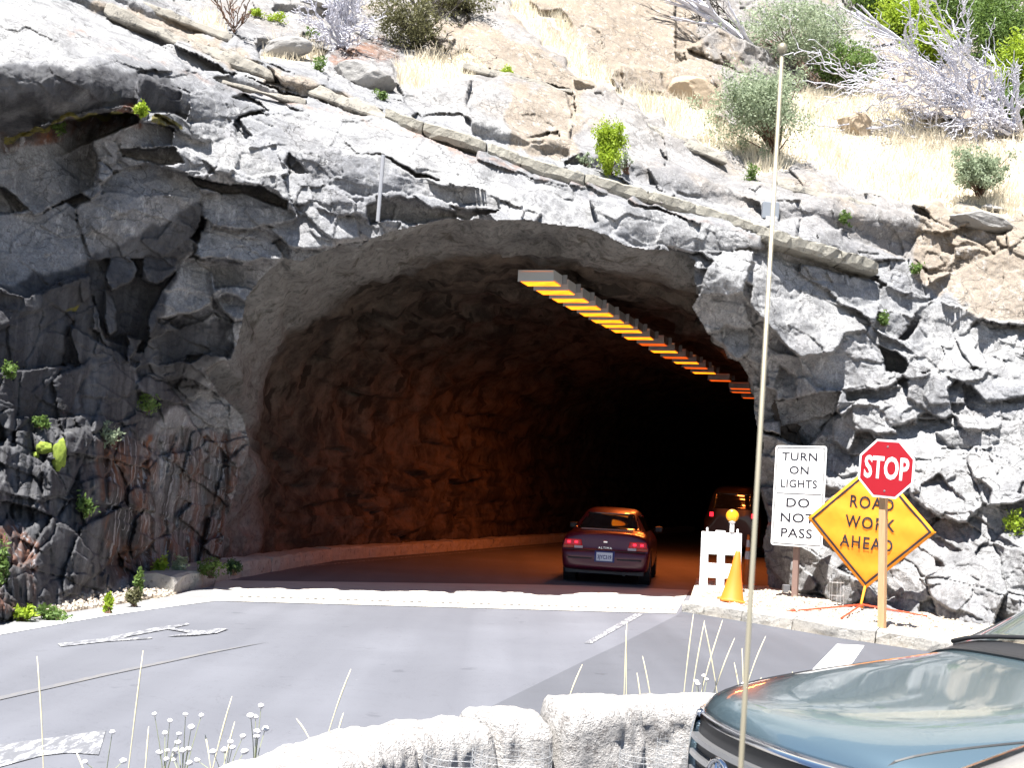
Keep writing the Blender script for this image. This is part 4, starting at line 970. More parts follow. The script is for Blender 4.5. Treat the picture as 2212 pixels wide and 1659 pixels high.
# turn on lights sign
gp = gr(np.array(1716.0), np.array(1292.0), .15); d_s = float(gp[1]) - .06
o_ = empty('lights_sign', (gp[0], gp[1], .13), 'tall white sign reading TURN ON LIGHTS DO NOT PASS on a brown post', 'sign')
TL, TR, BL, BR = (1684.4, 961), (1781, 965.4), (1673.6, 1177), (1769.3, 1182.2)
cc = np.array(pt(np.array((TL[0] + BR[0]) / 2), np.array((TL[1] + BR[1]) / 2), np.array(d_s))); rel = V(cc) - o_.location
ppm = FPX / d_s; hh = 217 / ppm / 2; up2 = Vector((11.0 / ppm, 0, 1.5)).normalized()
ww = 93.0 / ppm / math.cos(YW) / 2
M4 = frame(rel + nrm_s * .03, sx_ + Vector((0, 0, .0)), up2)
def rrect(w, h_, r, n_=5):
    out = []
    for cx, cy, a0 in ((w - r, h_ - r, 0), (-w + r, h_ - r, 90), (-w + r, -h_ + r, 180), (w - r, -h_ + r, 270)):
        for k in range(n_ + 1):
            a = math.radians(a0 + 90 * k / n_); out.append((cx + r * math.cos(a), cy + r * math.sin(a)))
    return out
def ringmesh(mb, w, h_, r, t, z0, z1):
    A, B = rrect(w, h_, r), rrect(w - t, h_ - t, max(r - t, .002)); n_ = len(A)
    vs_ = [(x, y, z0) for x, y in A] + [(x, y, z0) for x, y in B] + [(x, y, z1) for x, y in A] + [(x, y, z1) for x, y in B]
    fs_ = []
    for k in range(n_):
        j = (k + 1) % n_; fs_ += [(2 * n_ + k, 2 * n_ + j, 3 * n_ + j, 3 * n_ + k), (k, j, 2 * n_ + j, 2 * n_ + k), (n_ + j, n_ + k, 3 * n_ + k, 3 * n_ + j)]
    return mb.add(vs_, fs_)
tmesh(MB().prism(rrect(ww, hh, .05), -.004, 0).build('panel', m_wht, o_), M4)
tmesh(ringmesh(MB(), ww - .03, hh - .03, .04, .012, .001, .004).build('border_line', m_ink, o_), M4); tmesh(MB().box((0, hh - .96 * hh, .003), (ww * 1.74, .012, .002)).build('divider_line', m_ink, o_), M4)
H2 = 2 * hh
for t_, fy, sz, sx in (('TURN', .115, .155, 1.0), ('ON', .25, .15, 1.0), ('LIGHTS', .385, .15, .86), ('DO', .575, .175, 1.05), ('NOT', .725, .175, 1.05), ('PASS', .875, .175, 1.0)):
    text_obj('lettering', t_, sz * 1.25, m_ink, M4 @ Matrix.Translation((-.01, hh - fy * H2, .002)), o_, sx * 1.22, offset=.003, spacing=1.08, extrude=.0008)
gz = rel - up2 * (hh - .1)
pm = MB(); vs_ = []
for q in (Vector((0, 0, -.3)), Vector((rel.x + up2.x * .4, .05, rel.z + .5))):
    for a, b_ in ((-.05, -.03), (.05, -.03), (.05, .03), (-.05, .03)): vs_.append(q + Rz @ Vector((a, b_, 0)))
pm.add(vs_, [(3, 2, 1, 0), (4, 5, 6, 7), (0, 1, 5, 4), (1, 2, 6, 5), (2, 3, 7, 6), (3, 0, 4, 7)]); bevel(pm.build('post', m_bpost, o_), .005, 2)
# road work ahead diamond
DL, DR, DB = np.array([1757.7, 1120.5]), np.array([2000.4, 1149.5]), np.array([1865.0, 1272.7]); DT = DL + DR - DB; DC = (DL + DR) / 2
dd_ = 17.4; ppm = FPX / dd_
gp = gr(np.array(1862.0), np.array(1318.0), .15)
o_ = empty('road_work_sign', (gp[0], gp[1], .15), 'orange diamond fabric sign reading ROAD WORK AHEAD on a folding stand', 'sign')
dd_ = float(gp[1]) - .05; ppm = FPX / dd_
cc = np.array(pt(np.array(DC[0]), np.array(DC[1]), np.array(dd_))); rel = V(cc) - o_.location
hv = (DR - DL) / 2 / ppm; uv_ = (DT - DB) / 2 / ppm
Hh = Vector(R_ * hv[0] - U_ * hv[1]); Uh = Vector(R_ * uv_[0] - U_ * uv_[1])
half = Uh.length
Hh = Hh + Vector((0, -math.sqrt(max(half ** 2 - Hh.length ** 2, .01)) * .9, 0))
M4 = frame(rel, Hh, Uh); hx_, hy_ = Hh.length, half
NN = 14; vs_ = []; fs_ = []
for i in range(NN + 1):
    for j in range(NN + 1):
        a, b_ = i / NN * 2 - 1, j / NN * 2 - 1
        x, y = (a - b_) / 2, (a + b_) / 2
        z = -.05 * (abs(x) ** 1.5 + abs(y) ** 1.5) + .018 * math.sin(9 * a + 2) * math.sin(7 * b_) + .03 * (1 - abs(x)) * (1 - abs(y))
        sag = -.035 * (1 - a * a) * (b_ if abs(b_) > .9 else 0)
        vs_.append((x * hx_, y * hy_, z))
for i in range(NN):
    for j in range(NN): fs_.append((i * (NN + 1) + j, (i + 1) * (NN + 1) + j, (i + 1) * (NN + 1) + j + 1, i * (NN + 1) + j + 1))
fo = pydata('fabric', vs_, fs_, m_orange, o_, True); tmesh(fo, M4); sm = fo.modifiers.new('thick', 'SOLIDIFY'); sm.thickness = .004; sm.offset = -1
def dz_(x, y):
    return -.05 * (abs(x) ** 1.5 + abs(y) ** 1.5) + .03 * (1 - abs(x)) * (1 - abs(y)) + .018 * math.sin(9 * (x + y) + 2) * math.sin(7 * (y - x))
# black border follows the fabric
mb = MB(); kk = .94; kw = .045
cs = [(1, 0), (0, 1), (-1, 0), (0, -1)]
for s in range(4):
    p0, p1 = cs[s], cs[(s + 1) % 4]; base = len(mb.v)
    for t in np.linspace(0, 1, 17):
        for k_ in (kk, kk - kw):
            x = (p0[0] * (1 - t) + p1[0] * t) * k_; y = (p0[1] * (1 - t) + p1[1] * t) * k_; mb.v.append((x * hx_, y * hy_, dz_(x, y) + .006))
    for q in range(16): mb.f.append((base + 2 * q, base + 2 * q + 1, base + 2 * q + 3, base + 2 * q + 2))
tmesh(mb.build('border_line', m_ink, o_), M4)
for t_, x_, y_, s_, k_ in (('ROAD', .0, .33, .265, .82), ('WORK', .0, .02, .265, .82), ('AHEAD', -.03, -.29, .265, .82)):
    to = text_obj('lettering', t_, s_, m_ink, Matrix.Translation((x_, y_, 0)), o_, k_, offset=.003, spacing=1.18, extrude=.0)
    for v in to.data.vertices: v.co.z = dz_(v.co.x / hx_, v.co.y / hy_) + .008
    tmesh(to, M4)
fr = MB(); fr.tube([M4 @ Vector((-hx_, 0, -.07)), M4 @ Vector((0, 0, -.035)), M4 @ Vector((hx_, 0, -.07))], .012, 8); fr.tube([M4 @ Vector((0, -hy_, -.07)), M4 @ Vector((0, 0, -.035)), M4 @ Vector((0, hy_, -.07))], .012, 8)
fr.tube([M4 @ Vector((0, -hy_ + .1, -.07)), Vector((0, .05, .1)), Vector((0, 0, .03))], .02, 8); fr.build('mast', m_orange, o_, True)
m_leg = mat('orange_red_legs', (.62, .07, .025), .5)
lo = o_.location
for (u_, v_) in ((1700, 1321.4), (2003, 1331.5), (1817, 1336), (1905, 1300)):
    e_ = V(gr(np.array(float(u_)), np.array(float(v_)), .17)) - lo; e_.z = .02
    MB().tube([Vector((0, 0, .08)), e_ * .5 + Vector((0, 0, .04)), e_], .014, 6).build('leg', m_leg, o_)

# ------------------------------------------------------------------ barricade, cones, small boxes
m_plast = mat('white_plastic', (.8, .8, .8), .45)
gp = gr(np.array(1554.0), np.array(1281.0), .12)
bar = empty('barricade', (gp[0], gp[1], .11), 'white plastic folding barricade with an amber beacon in front of the tunnel mouth', 'barricade', rz=math.radians(-6))
hw, bh = .345, 1.13
for s in (-1, 1):
    mb = MB(); y_ = s * .02
    # frame with real openings: columns and bars
    for x0, x1 in ((-hw, -.22), (-.065, .065), (.22, hw)): mb.box(((x0 + x1) / 2, 0, .44), (x1 - x0, .045, .64))
    for z0, z1, w_ in ((.02, .135, hw), (.27, .52, hw - .001), (.675, 1.06, hw)): mb.box((0, 0, (z0 + z1) / 2), (2 * w_, .05, z1 - z0))
    for x_ in (-hw + .05, hw - .05): mb.box((x_, 0, 0.01), (.1, .05, .06))
    mb.box((-.02, 0, 1.075), (.17, .04, .035)); mb.box((-.25, 0, 1.09), (.035, .035, .09)); mb.box((.27, 0, 1.09), (.035, .035, .09))
    o = mb.build('panel', m_plast, bar); o.data.transform(Matrix.Translation((0, s * .035, .02)) @ Matrix.Rotation(-s * -.14, 4, 'X') if False else Matrix.Translation((0, s * .19, 0)) @ Matrix.Rotation(s * .16, 4, 'X'))
    bevel(o, .012, 2)
mb = MB(); mb.box((0, 0, 0), (.07, .07, .16)); mb.lathe([(.05, .08), (.06, .1), (.045, .12)], 16)
be = mb.build('beacon', m_plast, bar, False); be.data.transform(Matrix.Translation((.17, -.03, 1.14)))
m_lensy = mat('amber_beacon_lens', (.95, .42, .01), .25, coat=.5)
ln = MB().lathe([(.001, -.035), (.07, -.04), (.098, -.025), (.105, 0), (.098, .025), (.07, .04), (.001, .045)], 32); ol = ln.build('lens', m_lensy, be, True); ol.data.transform(Matrix.Translation((.17, -.05, 1.345)) @ Matrix.Rotation(math.pi / 2, 4, 'X'))
MB().lathe([(.1, -.012), (.112, -.012), (.112, .012), (.1, .012)], 32).build('lens_ring', mat('amber_rim', (.5, .2, .01), .4), be, True).data.transform(Matrix.Translation((.17, -.05, 1.345)) @ Matrix.Rotation(math.pi / 2, 4, 'X'))
m_cone = mat('orange_cone', (.9, .2, .02), .55); m_band = mat('reflective_band', (.75, .75, .75), .4)
def cone(p, h_, rb, lean, label, bands=False, base=.36, cat='cone'):
    o = empty('traffic_cone', p, label, cat)
    T = Matrix.Rotation(lean, 4, 'Y')
    mb = MB().lathe([(rb, .03), (rb * .9, .06), (rb * .5, h_ * .55), (rb * .22, h_ * .97), (rb * .18, h_), (.001, h_)], 28); c_ = mb.build('cone_body', m_cone, o, True); c_.data.transform(T)
    bm_ = MB().box((0, 0, .018), (base, base, .036)); bevel(bm_.build('base', m_cone, o), .01).data.transform(T)
    if bands:
        for z0, z1 in ((.52, .68), (.76, .9)):
            r = lambda z: np.interp(z, [0, .55, .97], [rb, rb * .5, rb * .22]) + .004
            MB().lathe([(r(z0), z0 * h_), (r(z1), z1 * h_)], 28).build('band', m_band, o, True).data.transform(T)
    return o
gp = gr(np.array(1581.0), np.array(1300.0), .16); cone((gp[0], gp[1], .16), .78, .19, math.radians(5), 'plain orange cone leaning in front of the white barricade', base=.40)
gp = pt(np.array(1613.5), np.array(1252.0), np.array(25.0)); cone((gp[0], gp[1], .1), .98, .11, 0, 'slim red orange cone with two white bands behind the aerial', True, .36)
gp = gr(np.array(1869.0), np.array(1293.0), .15); cone((gp[0], gp[1], .15), .72, .16, 0, 'orange cone standing behind the diamond sign stand', base=.34)
gp = gr(np.array(1698.0), np.array(1280.0), .15)
tag(bevel(MB().box((0, 0, .07), (.12, .12, .15)).build('utility_box', mat('grey_box', (.12, .12, .13), .7)), .01) and bpy.context.scene.objects['utility_box'], 'small dark grey box on the gravel left of the brown post', 'box').location = V((gp[0], gp[1], .14))
# pale box on the rock, steel rod
p = cl(1664, 455, .22); bo = MB().box((0, 0, 0), (.30, .12, .31)); o = bo.build('junction_box', mat('pale_grey_box', (.2, .22, .25), .5)); bevel(o, .01); o.location = V(p); o.rotation_euler = (0, math.radians(1), 0)
tag(o, 'pale grey square box fixed on the rock above the tunnel mouth', 'box')
a_, b_ = cl(828, 334, .12), cl(816, 478, .2); yy_ = min(a_[1], b_[1]); a_ = pt(np.array(828.), np.array(334.), np.array(yy_)); b_ = pt(np.array(816.), np.array(478.), np.array(yy_))
tag(MB().tube([a_, b_], .03, 8).build('steel_rod', mat('weathered_steel', (.4, .4, .42), .5, .5)), 'grey steel rod hanging down the rock left above the arch', 'rod')
# long masonry ledge above the mouth
LU = [(830,240),(897,266),(1012,300),(1173,360),(1281,388),(1386,417),(1460,436),(1560,466),(1640,492),(1668,505),(1760,532),(1840,556),(1900,574)]
m_led = mat('ledge_stone', (.42, .4, .36), .9); n = NT(m_led); co = n.coord('World'); c = n.mix(n.noise(co, 3, 6, .7), (.2, .185, .15), (.42, .4, .35)); c = n.mix(n.ramp(n.noise(co, 7, 5, .8), [(.54, 0.0), (.62, .7)]), c, (.09, .085, .07)); n.set('Base Color', c); n.set('Normal', n.bump(n.noise(co, 10, 6, .75), .8, .06))
P3 = []
for u_, v_ in LU: P3.append((u_, v_))
arr = np.array(P3, float); sgm = np.r_[0, np.cumsum(np.hypot(*np.diff(arr, axis=0).T))]
led = empty('stone_ledge', cl(1173, 360), 'long narrow ledge of mortared stone blocks running down the slope above the arch', 'ledge'); lo = led.location
r_ = random.Random(3); s = 0.0; TT = sgm[-1]
dsm = lambda u_, v_: float(BASE(np.array(u_), np.array(v_)))
while s < TT - 10:
    e = min(TT, s + r_.uniform(70, 150)); ns = 8; vs_ = []; fs_ = []
    for i in range(ns + 1):
        q = s + 1.2 + (e - s - 2.4) * i / ns; u_ = np.interp(q, sgm, arr[:, 0]); v_ = np.interp(q, sgm, arr[:, 1]); en = .03 if i in (0, ns) else 0
        d0 = np.mean([dsm(u_ + k_, v_ + 4) for k_ in (-30, 0, 30)]) - .72
        p = Vector(pt(np.array(u_), np.array(v_), np.array(d0))) - lo
        for (oy, oz) in ((.9, -.14), (.05, -.15), (0, -.08), (0.0, .06), (.03, .09), (.3, .13), (1.1, .2), (1.2, -.1)):
            vs_.append(p + Vector((r_.uniform(-.02, .02), oy + en + r_.uniform(-.02, .02), oz * (1 - en * 5) + r_.uniform(-.015, .015))))
    for i in range(ns):
        for k in range(8): fs_.append((i * 8 + k, i * 8 + (k + 1) % 8, (i + 1) * 8 + (k + 1) % 8, (i + 1) * 8 + k))
    fs_.append(tuple(range(8))[::-1]); fs_.append(tuple(ns * 8 + k for k in range(8)))
    pydata('stone_block', vs_, fs_, m_led, led); s = e

# natural slabs lying end to end up the slope, beyond the built ledge
def slab(u0, v0, u1, v1, th, lab, seed, push=.5, tint=None, lift=0.0):
    g = np.random.default_rng(seed); a_ = np.array([u0, v0], float); b_ = np.array([u1, v1], float); ns, npf = 34, 20; vv = []
    d0, d1 = dsm(u0, v0 + 6) - push, dsm(u1, v1 + 6) - push
    o0 = Vector(pt(np.array((u0 + u1) / 2), np.array((v0 + v1) / 2), np.array((d0 + d1) / 2)))
    for i in range(ns + 1):
        t = i / ns; u_, v_ = a_ + (b_ - a_) * t; d = d0 + (d1 - d0) * t; p = Vector(pt(np.array(u_), np.array(v_), np.array(d))) - o0; s = d / FPX; H = th * s * (1 + .18 * math.sin(t * 5 + seed)); en = max(0, 1 - min(t, 1 - t) * 14)
        H *= 1 - .3 * en
        for k in range(npf):
            an = 2 * math.pi * k / npf; cx_, sx2 = math.cos(an), math.sin(an)
            yy_ = (abs(cx_) ** .5) * (1 if cx_ > 0 else -1) * -1; zz_ = (abs(sx2) ** .5) * (1 if sx2 > 0 else -1)
            q = p + Vector((0, .9 * H * (yy_ * (1 - .1 * en) + 1) + .25 * H * zz_, H * .5 * zz_)); nz_ = float(fbm(np.array(q.x * 2.2 + seed), np.array(q.y * 2.2), np.array(q.z * 2.2), 3, seed=seed)) * H * .35 + float(vnoise(np.array(q.x * 7), np.array(q.y * 7), np.array(q.z * 7), seed=seed)) * .02
            vv.append(q + Vector((0, yy_ * nz_, zz_ * nz_)))
    ff = [(i * npf + k, i * npf + (k + 1) % npf, (i + 1) * npf + (k + 1) % npf, (i + 1) * npf + k) for i in range(ns) for k in range(npf)] + [tuple(range(npf))[::-1], tuple(ns * npf + k for k in range(npf))]
    o = pydata('rock_slab', vv, ff, m_slab); o.location = o0; return tag(o, lab, 'rock slab', 'long natural slabs sloping down across the upper left')
m_slab = mat('weathered_slab', (.3, .28, .25), .9, spec=.2); n = NT(m_slab); co = n.coord('World'); c = n.mix(n.noise(co, 1.6, 5, .7), (.17, .155, .135), (.34, .32, .28)); c = n.mix(n.ramp(n.noise(co, 5, 5, .8), [(.54, 0.0), (.62, .8)]), c, (.07, .068, .065)); n.set('Base Color', c); n.set('Normal', n.bump(n.noise(co, 6, 6, .75), .7, .06))
slab(612, 166, 832, 249, 36, 'thick slab with tan shaded underside just left of the built ledge', 31)
slab(412, 92, 592, 163, 34, 'grey slab uphill of the thick tan slab', 32)
slab(226, 14, 404, 92, 32, 'tan brown slab at the upper left above the great smooth slope', 33)
slab(300, 6, 500, 80, 26, 'darker slab with vertical joints behind the upper left slabs', 34, push=.2)
slab(470, 172, 660, 220, 16, 'thin dark edged slab on the slope below the grey slab', 35, push=.25)
slab(1680, 395, 1990, 478, 30, 'broad pale slab edge above the shadowed gap right of the pale box', 36, push=.3)
slab(1390, 268, 1570, 345, 26, 'pale slab edge below the dry grass left of the large shrub', 37, push=.25)
slab(1000, 140, 1236, 196, 22, 'long dark shadowed lower edge of the big bright slab', 38, push=.3)
# ------------------------------------------------------------------ low stone wall in the foreground
m_wall = mat('pale_wall_stone', (.5, .48, .46), .9, spec=.2); n = NT(m_wall); co = n.coord('World')
c = n.mix(n.noise(co, 3, 5, .7), (.34, .32, .31), (.58, .56, .54)); c = n.mix(n.ramp(n.noise(co, 15, 5, .85), [(.52, 0.0), (.62, .7)]), c, (.18, .16, .15)); n.set('Base Color', c)
nb = n.bump(n.noise(co, 7, 6, .8), 1.0, .08); n.set('Normal', nb)
far_e = [(300,1730),(412,1658),(559,1624),(594,1603),(690,1577),(773,1556),(862,1541),(1064,1525),(1155,1530)]
near_e = [(560,1830),(764,1656),(834,1607),(949,1593),(1019,1569),(1100,1560),(1155,1558)]
wz = .50
fa = np.array([g2(u_, v_, wz) for u_, v_ in far_e] + [g2(u_, v_, wz + .04) for u_, v_ in ((1166,1514),(1281,1504),(1460,1500),(1635,1487),(1800,1478))])
wall = empty('stone_wall', (fa[4][0], fa[4][1], 0), 'low wall of sunlit rough pale stone blocks along the near road edge', 'wall'); lo = wall.location
sg = np.r_[0, np.cumsum(np.linalg.norm(np.diff(fa, axis=0), axis=1))]; s = 0.0; r_ = random.Random(11); tot = sg[-1]; kblk = 0
while s < tot - .1:
    e = min(tot, s + r_.uniform(.45, .85)); nx_, ny_ = 26, 40
    hz = wz + (.05 if s > sg[8] - .2 else 0) + r_.uniform(-.02, .02); W_ = .42 + r_.uniform(-.03, .03)
    prof = [(0.0, -.05), (0.0, hz * .5), (.0, hz - .05), (.04, hz - .01), (W_ * .5, hz), (W_ - .05, hz - .012), (W_, hz - .07), (W_ + .015, hz * .5), (W_, -.05)]
    pp = np.array(prof); sp_ = np.r_[0, np.cumsum(np.linalg.norm(np.diff(pp, axis=0), axis=1))]; g = np.zeros((nx_ + 1, ny_ + 1, 3))
    for i in range(nx_ + 1):
        q = s + .012 + (e - s - .024) * i / nx_; x = np.interp(q, sg, fa[:, 0]); y = np.interp(q, sg, fa[:, 1]); a = np.array([np.interp(min(q + .1, tot), sg, fa[:, k]) for k in (0, 1)]); b_ = np.array([np.interp(max(q - .1, 0), sg, fa[:, k]) for k in (0, 1)])
        d = (a - b_) / np.linalg.norm(a - b_); nn_ = np.array([d[1], -d[0]]); edge = max(0, 1 - min(i, nx_ - i) / 1.8) ** 2 * .035
        for j in range(ny_ + 1):
            w_ = np.interp(j / ny_ * sp_[-1], sp_, pp[:, 0]); z = np.interp(j / ny_ * sp_[-1], sp_, pp[:, 1])
            cw_ = W_ / 2; w_ = cw_ + (w_ - cw_) * (1 - edge * 2.2); z = z - edge * (1 if z > hz - .1 else 0)
            g[i, j] = (x + nn_[0] * w_, y + nn_[1] * w_, z)
    nzv = fbm(g[..., 0] * 5, g[..., 1] * 5, g[..., 2] * 5, 4, seed=700 + kblk) * .035 + .02 * np.abs(vnoise(g[..., 0] * 14, g[..., 1] * 14, g[..., 2] * 14, seed=720))
    topm = np.clip((g[..., 2] - hz + .05) / .04, 0, 1)
    g[..., 2] += nzv * (.5 + .2 * topm); g[..., 0] += nzv * .6 * (1 - topm); g[..., 1] -= nzv * 1.0 * (1 - topm)
    ii = np.arange((nx_ + 1) * (ny_ + 1)).reshape(nx_ + 1, ny_ + 1); ff = np.stack([ii[:-1, :-1], ii[:-1, 1:], ii[1:, 1:], ii[1:, :-1]], -1).reshape(-1, 4)
    fl = [tuple(f) for f in ff.tolist()] + [tuple(ii[0].tolist())[::-1], tuple(ii[-1].tolist())]
    pydata('stone_block', [Vector(p) - lo for p in g.reshape(-1, 3)], fl, m_wall, wall, True); s = e; kblk += 1

# ------------------------------------------------------------------ wire plant cages
m_wire = mat('galvanised_wire', (.6, .6, .6), .4, .6)
def cage(x, y, z, r, h_, label, nv_=18, pitch=.026, wr=.0011, group='wire plant cages'):
    mb = MB()
    for k in range(nv_):
        a = 2 * math.pi * k / nv_; mb.tube([(r * math.cos(a), r * math.sin(a), 0), (r * math.cos(a), r * math.sin(a), h_)], wr, 3, False)
    zz = 0.0
    while zz <= h_ + 1e-4:
        mb.tube([(r * math.cos(a), r * math.sin(a), zz) for a in np.linspace(0, 2 * math.pi, 21)], wr, 3, False); zz += pitch
    o = mb.build('wire_cage', m_wire); o.location = (x, y, z); tag(o, label, 'wire cage', group)
for u_, r, top, lab in ((985, .13, 1626, 'short round wire mesh cage leftmost at the foot of the stone wall'), (1108, .17, 1612, 'widest wire mesh cage against the middle of the stone wall'), (1395, .12, 1622, 'narrow wire mesh cage at the wall left of the grille'), (1465, .10, 1596, 'wire mesh cage in the gap between the wall and the parked car')):
    d_ = {985: 5.35, 1108: 5.6, 1395: 6.0, 1465: 6.3}[u_]; p = pt(np.array(float(u_)), np.array(float(top)), np.array(d_)); cage(p[0], p[1], 0, r, float(p[2]), lab)
for u_, v_, lab in ((1806, 1314, 'faint tall wire cage with a green sprout between the two sign posts'), (2135, 1322, 'faint tall wire cage on the gravel right of the stop sign')):
    p = gr(np.array(float(u_)), np.array(float(v_)), .15); cage(p[0], p[1], .14, .11, .42, lab, 5, .2, .0028)
# ------------------------------------------------------------------ plants
def leafmat(name, a, b_, rough=.6):
    m = mat(name, a, rough, spec=.3); n = NT(m); co = n.coord('World'); n.set('Base Color', n.mix(n.ramp(n.noise(co, 9, 3, .7), [(.3, 0.0), (.7, 1.0)]), a, b_))
    tr = n.n.new('ShaderNodeBsdfTranslucent'); tr.inputs['Color'].default_value = (*[min(1, x * 1.3) for x in b_], 1); ms = n.n.new('ShaderNodeMixShader'); ms.inputs[0].default_value = .3
    out = n.n['Material Output']; n.l.new(n.b.outputs[0], ms.inputs[1]); n.l.new(tr.outputs[0], ms.inputs[2]); n.l.new(ms.outputs[0], out.inputs[0]); return m
m_lf_grey = leafmat('grey_green_leaf', (.15, .19, .12), (.34, .4, .27))
m_lf_bright = leafmat('bright_green_leaf', (.16, .24, .02), (.34, .44, .04))
m_lf_mid = leafmat('mid_green_leaf', (.05, .1, .025), (.16, .24, .06))
m_lf_dark = leafmat('dark_green_leaf', (.02, .045, .02), (.05, .09, .035))
m_lf_dry = leafmat('olive_brush', (.06, .055, .03), (.15, .15, .07))
m_twig = mat('brown_twig', (.13, .075, .05), .85)
m_dead = mat('bleached_dead_wood', (.5, .48, .5), .85); n = NT(m_dead); co = n.coord('World'); n.set('Base Color', n.mix(n.noise(co, 5, 3), (.38, .38, .43), (.66, .66, .73)))
m_deadd = mat('dark_dead_wood', (.09, .08, .075), .85)
def leaves(cent, rad, nclump, nleaf, size, seed, clump=.22, shell=.55, bottom=-.9):
    g = np.random.default_rng(seed)
    d = g.normal(size=(nclump, 3)); d /= np.linalg.norm(d, axis=1)[:, None]; rr = g.uniform(shell, 1, nclump) ** .7
    c = d * rr[:, None]; c[:, 2] = np.maximum(c[:, 2], bottom)
    c = c * (1 + .3 * g.normal(size=(nclump, 1)))
    lump = c * np.array(rad) + np.array(cent)
    cs = np.repeat(lump, nleaf, 0) + g.normal(size=(nclump * nleaf, 3)) * np.array(rad) * clump * g.uniform(.5, 1.2, nclump).repeat(nleaf)[:, None]
    N = len(cs); a = g.normal(size=(N, 3)); a /= np.linalg.norm(a, axis=1)[:, None]; b_ = np.cross(a, g.normal(size=(N, 3))); b_ /= np.linalg.norm(b_, axis=1)[:, None]
    s = size * g.uniform(.6, 1.4, N)[:, None]
    v = np.stack([cs - a * s, cs - b_ * s * .45, cs + a * s, cs + b_ * s * .45], 1).reshape(-1, 3)
    return v, lump
def quads_obj(name, v, m, parent=None):
    nq = len(v) // 4; me = bpy.data.meshes.new(name); me.vertices.add(len(v)); me.vertices.foreach_set('co', v.astype(np.float32).reshape(-1))
    me.loops.add(nq * 4); me.loops.foreach_set('vertex_index', np.arange(nq * 4, dtype=np.int32)); me.polygons.add(nq)
    me.polygons.foreach_set('loop_start', np.arange(0, nq * 4, 4, dtype=np.int32)); me.polygons.foreach_set('loop_total', np.full(nq, 4, np.int32)); me.update(calc_edges=True); me.validate()
    return link(name, me, m, parent)
def shrub(base, crown, rad, label, m, seed, nclump=60, nleaf=60, size=.035, name='shrub', cat='shrub', group=None, clump=.2, tw=m_twig, trunk_r=.035, shell=.45):
    o = empty(name, base, label, cat, group); lo = np.array(base, float)
    v, lump = leaves(np.array(crown) - lo, rad, nclump, nleaf, size, seed, clump, shell)
    quads_obj('foliage', v, m, o); g = random.Random(seed); mb = MB()
    for k in range(0, len(lump), max(1, len(lump) // 34)):
        t = Vector(lump[k]); mid_ = t * .45 + Vector((g.uniform(-.1, .1) * rad[0], g.uniform(-.1, .1) * rad[1], -.02)); mid_.x *= .6; mid_.y *= .6
        mb.tube([(g.uniform(-.05, .05), g.uniform(-.05, .05), -.05), mid_ * .5 + Vector((g.uniform(-.04, .04), 0, 0)), mid_, t], [trunk_r, trunk_r * .6, trunk_r * .4, trunk_r * .12], 5, False)
    mb.build('trunk', tw, o, True); return o
def sc_at(u, v): return float(BASE(np.array(float(u)), np.array(float(v)))) / FPX
def place_shrub(bu, bv, cu_, cv_, ru, rv, label, m, seed, off=.25, **k):
    s = sc_at(bu, bv); b_ = cl(bu, bv, .0); d = b_[1] - off - ru * s * .5; c = pt(np.array(float(cu_)), np.array(float(cv_)), np.array(d))
    return shrub(b_, c, (ru * s, ru * s * .9, rv * s), label, m, seed, **k)
place_shrub(1677,338,1643,222,92,92,'large round grey green shrub on the dry slope behind the aerial',m_lf_grey,21,nclump=150,nleaf=95,size=.034,clump=.16,trunk_r=.05,shell=.2)
place_shrub(1316,374,1315,316,31,52,'upright bright yellow green bush on the rock above the arch',m_lf_bright,22,nclump=80,nleaf=80,size=.026,clump=.2,shell=.2)
place_shrub(2117,425,2108,366,52,40,'small round grey green bush on the dry grass under the dead branches',m_lf_grey,23,nclump=90,nleaf=70,size=.034,clump=.16,shell=.3)
place_shrub(1352,370,1345,345,16,20,'pale leafy sprig beside the bright bush',m_lf_grey,24,nclump=16,nleaf=16,size=.03,name='small_plant',cat='plant')
place_shrub(1262,358,1262,345,16,14,'pale leafy sprig left of the bright bush',m_lf_grey,25,nclump=14,nleaf=14,size=.03,name='small_plant',cat='plant')
place_shrub(1700,110,1700,62,100,52,'spreading pale sage coloured shrub at the top behind the fallen branch',m_lf_grey,26,nclump=110,nleaf=60,size=.045,clump=.2)
place_shrub(1850,190,1830,140,62,42,'mid green loose shrub left of the big dead bush',m_lf_mid,27,nclump=80,nleaf=60,size=.045,clump=.2)
place_shrub(1770,130,1780,60,60,50,'sage shrub mixed with bare twigs near the top edge',m_lf_grey,28,nclump=60,nleaf=40,size=.04,clump=.24)
GR = [(1960,40,70,60),(2060,20,80,60),(2160,60,75,70),(2215,150,60,60),(1900,-10,60,50),(2130,-20,80,50),(2010,90,45,40),(2200,230,40,40)]
GLAB = ['bright green thicket at the upper right, left of the dead bush top','tall green thicket at the top edge above the dead bush','green thicket behind the upper right of the dead bush','green bush at the right edge beside the dead bush','green bush at the top edge left of the thickets','green bush cut by the top edge near the right corner','low green bush just above the tips of the dead bush','small green bush at the right edge under the thickets']
for k, (u_, v_, a_, b_) in enumerate(GR):
    place_shrub(u_, v_ + b_ * .8, u_, v_, a_, b_, GLAB[k], m_lf_mid if k % 3 else m_lf_bright, 40 + k, nclump=120, nleaf=60, size=.055, clump=.2, group='green bushes at the upper right', shell=.3)
place_shrub(905,100,880,50,72,52,'dark olive brush overhanging the red soil bank',m_lf_dry,60,nclump=90,nleaf=50,size=.035,clump=.22,tw=m_deadd)
place_shrub(1010,20,990,0,60,26,'dark brush at the top edge right of the bleached dead shrub',m_lf_dry,61,nclump=60,nleaf=40,size=.04,clump=.22,tw=m_deadd)
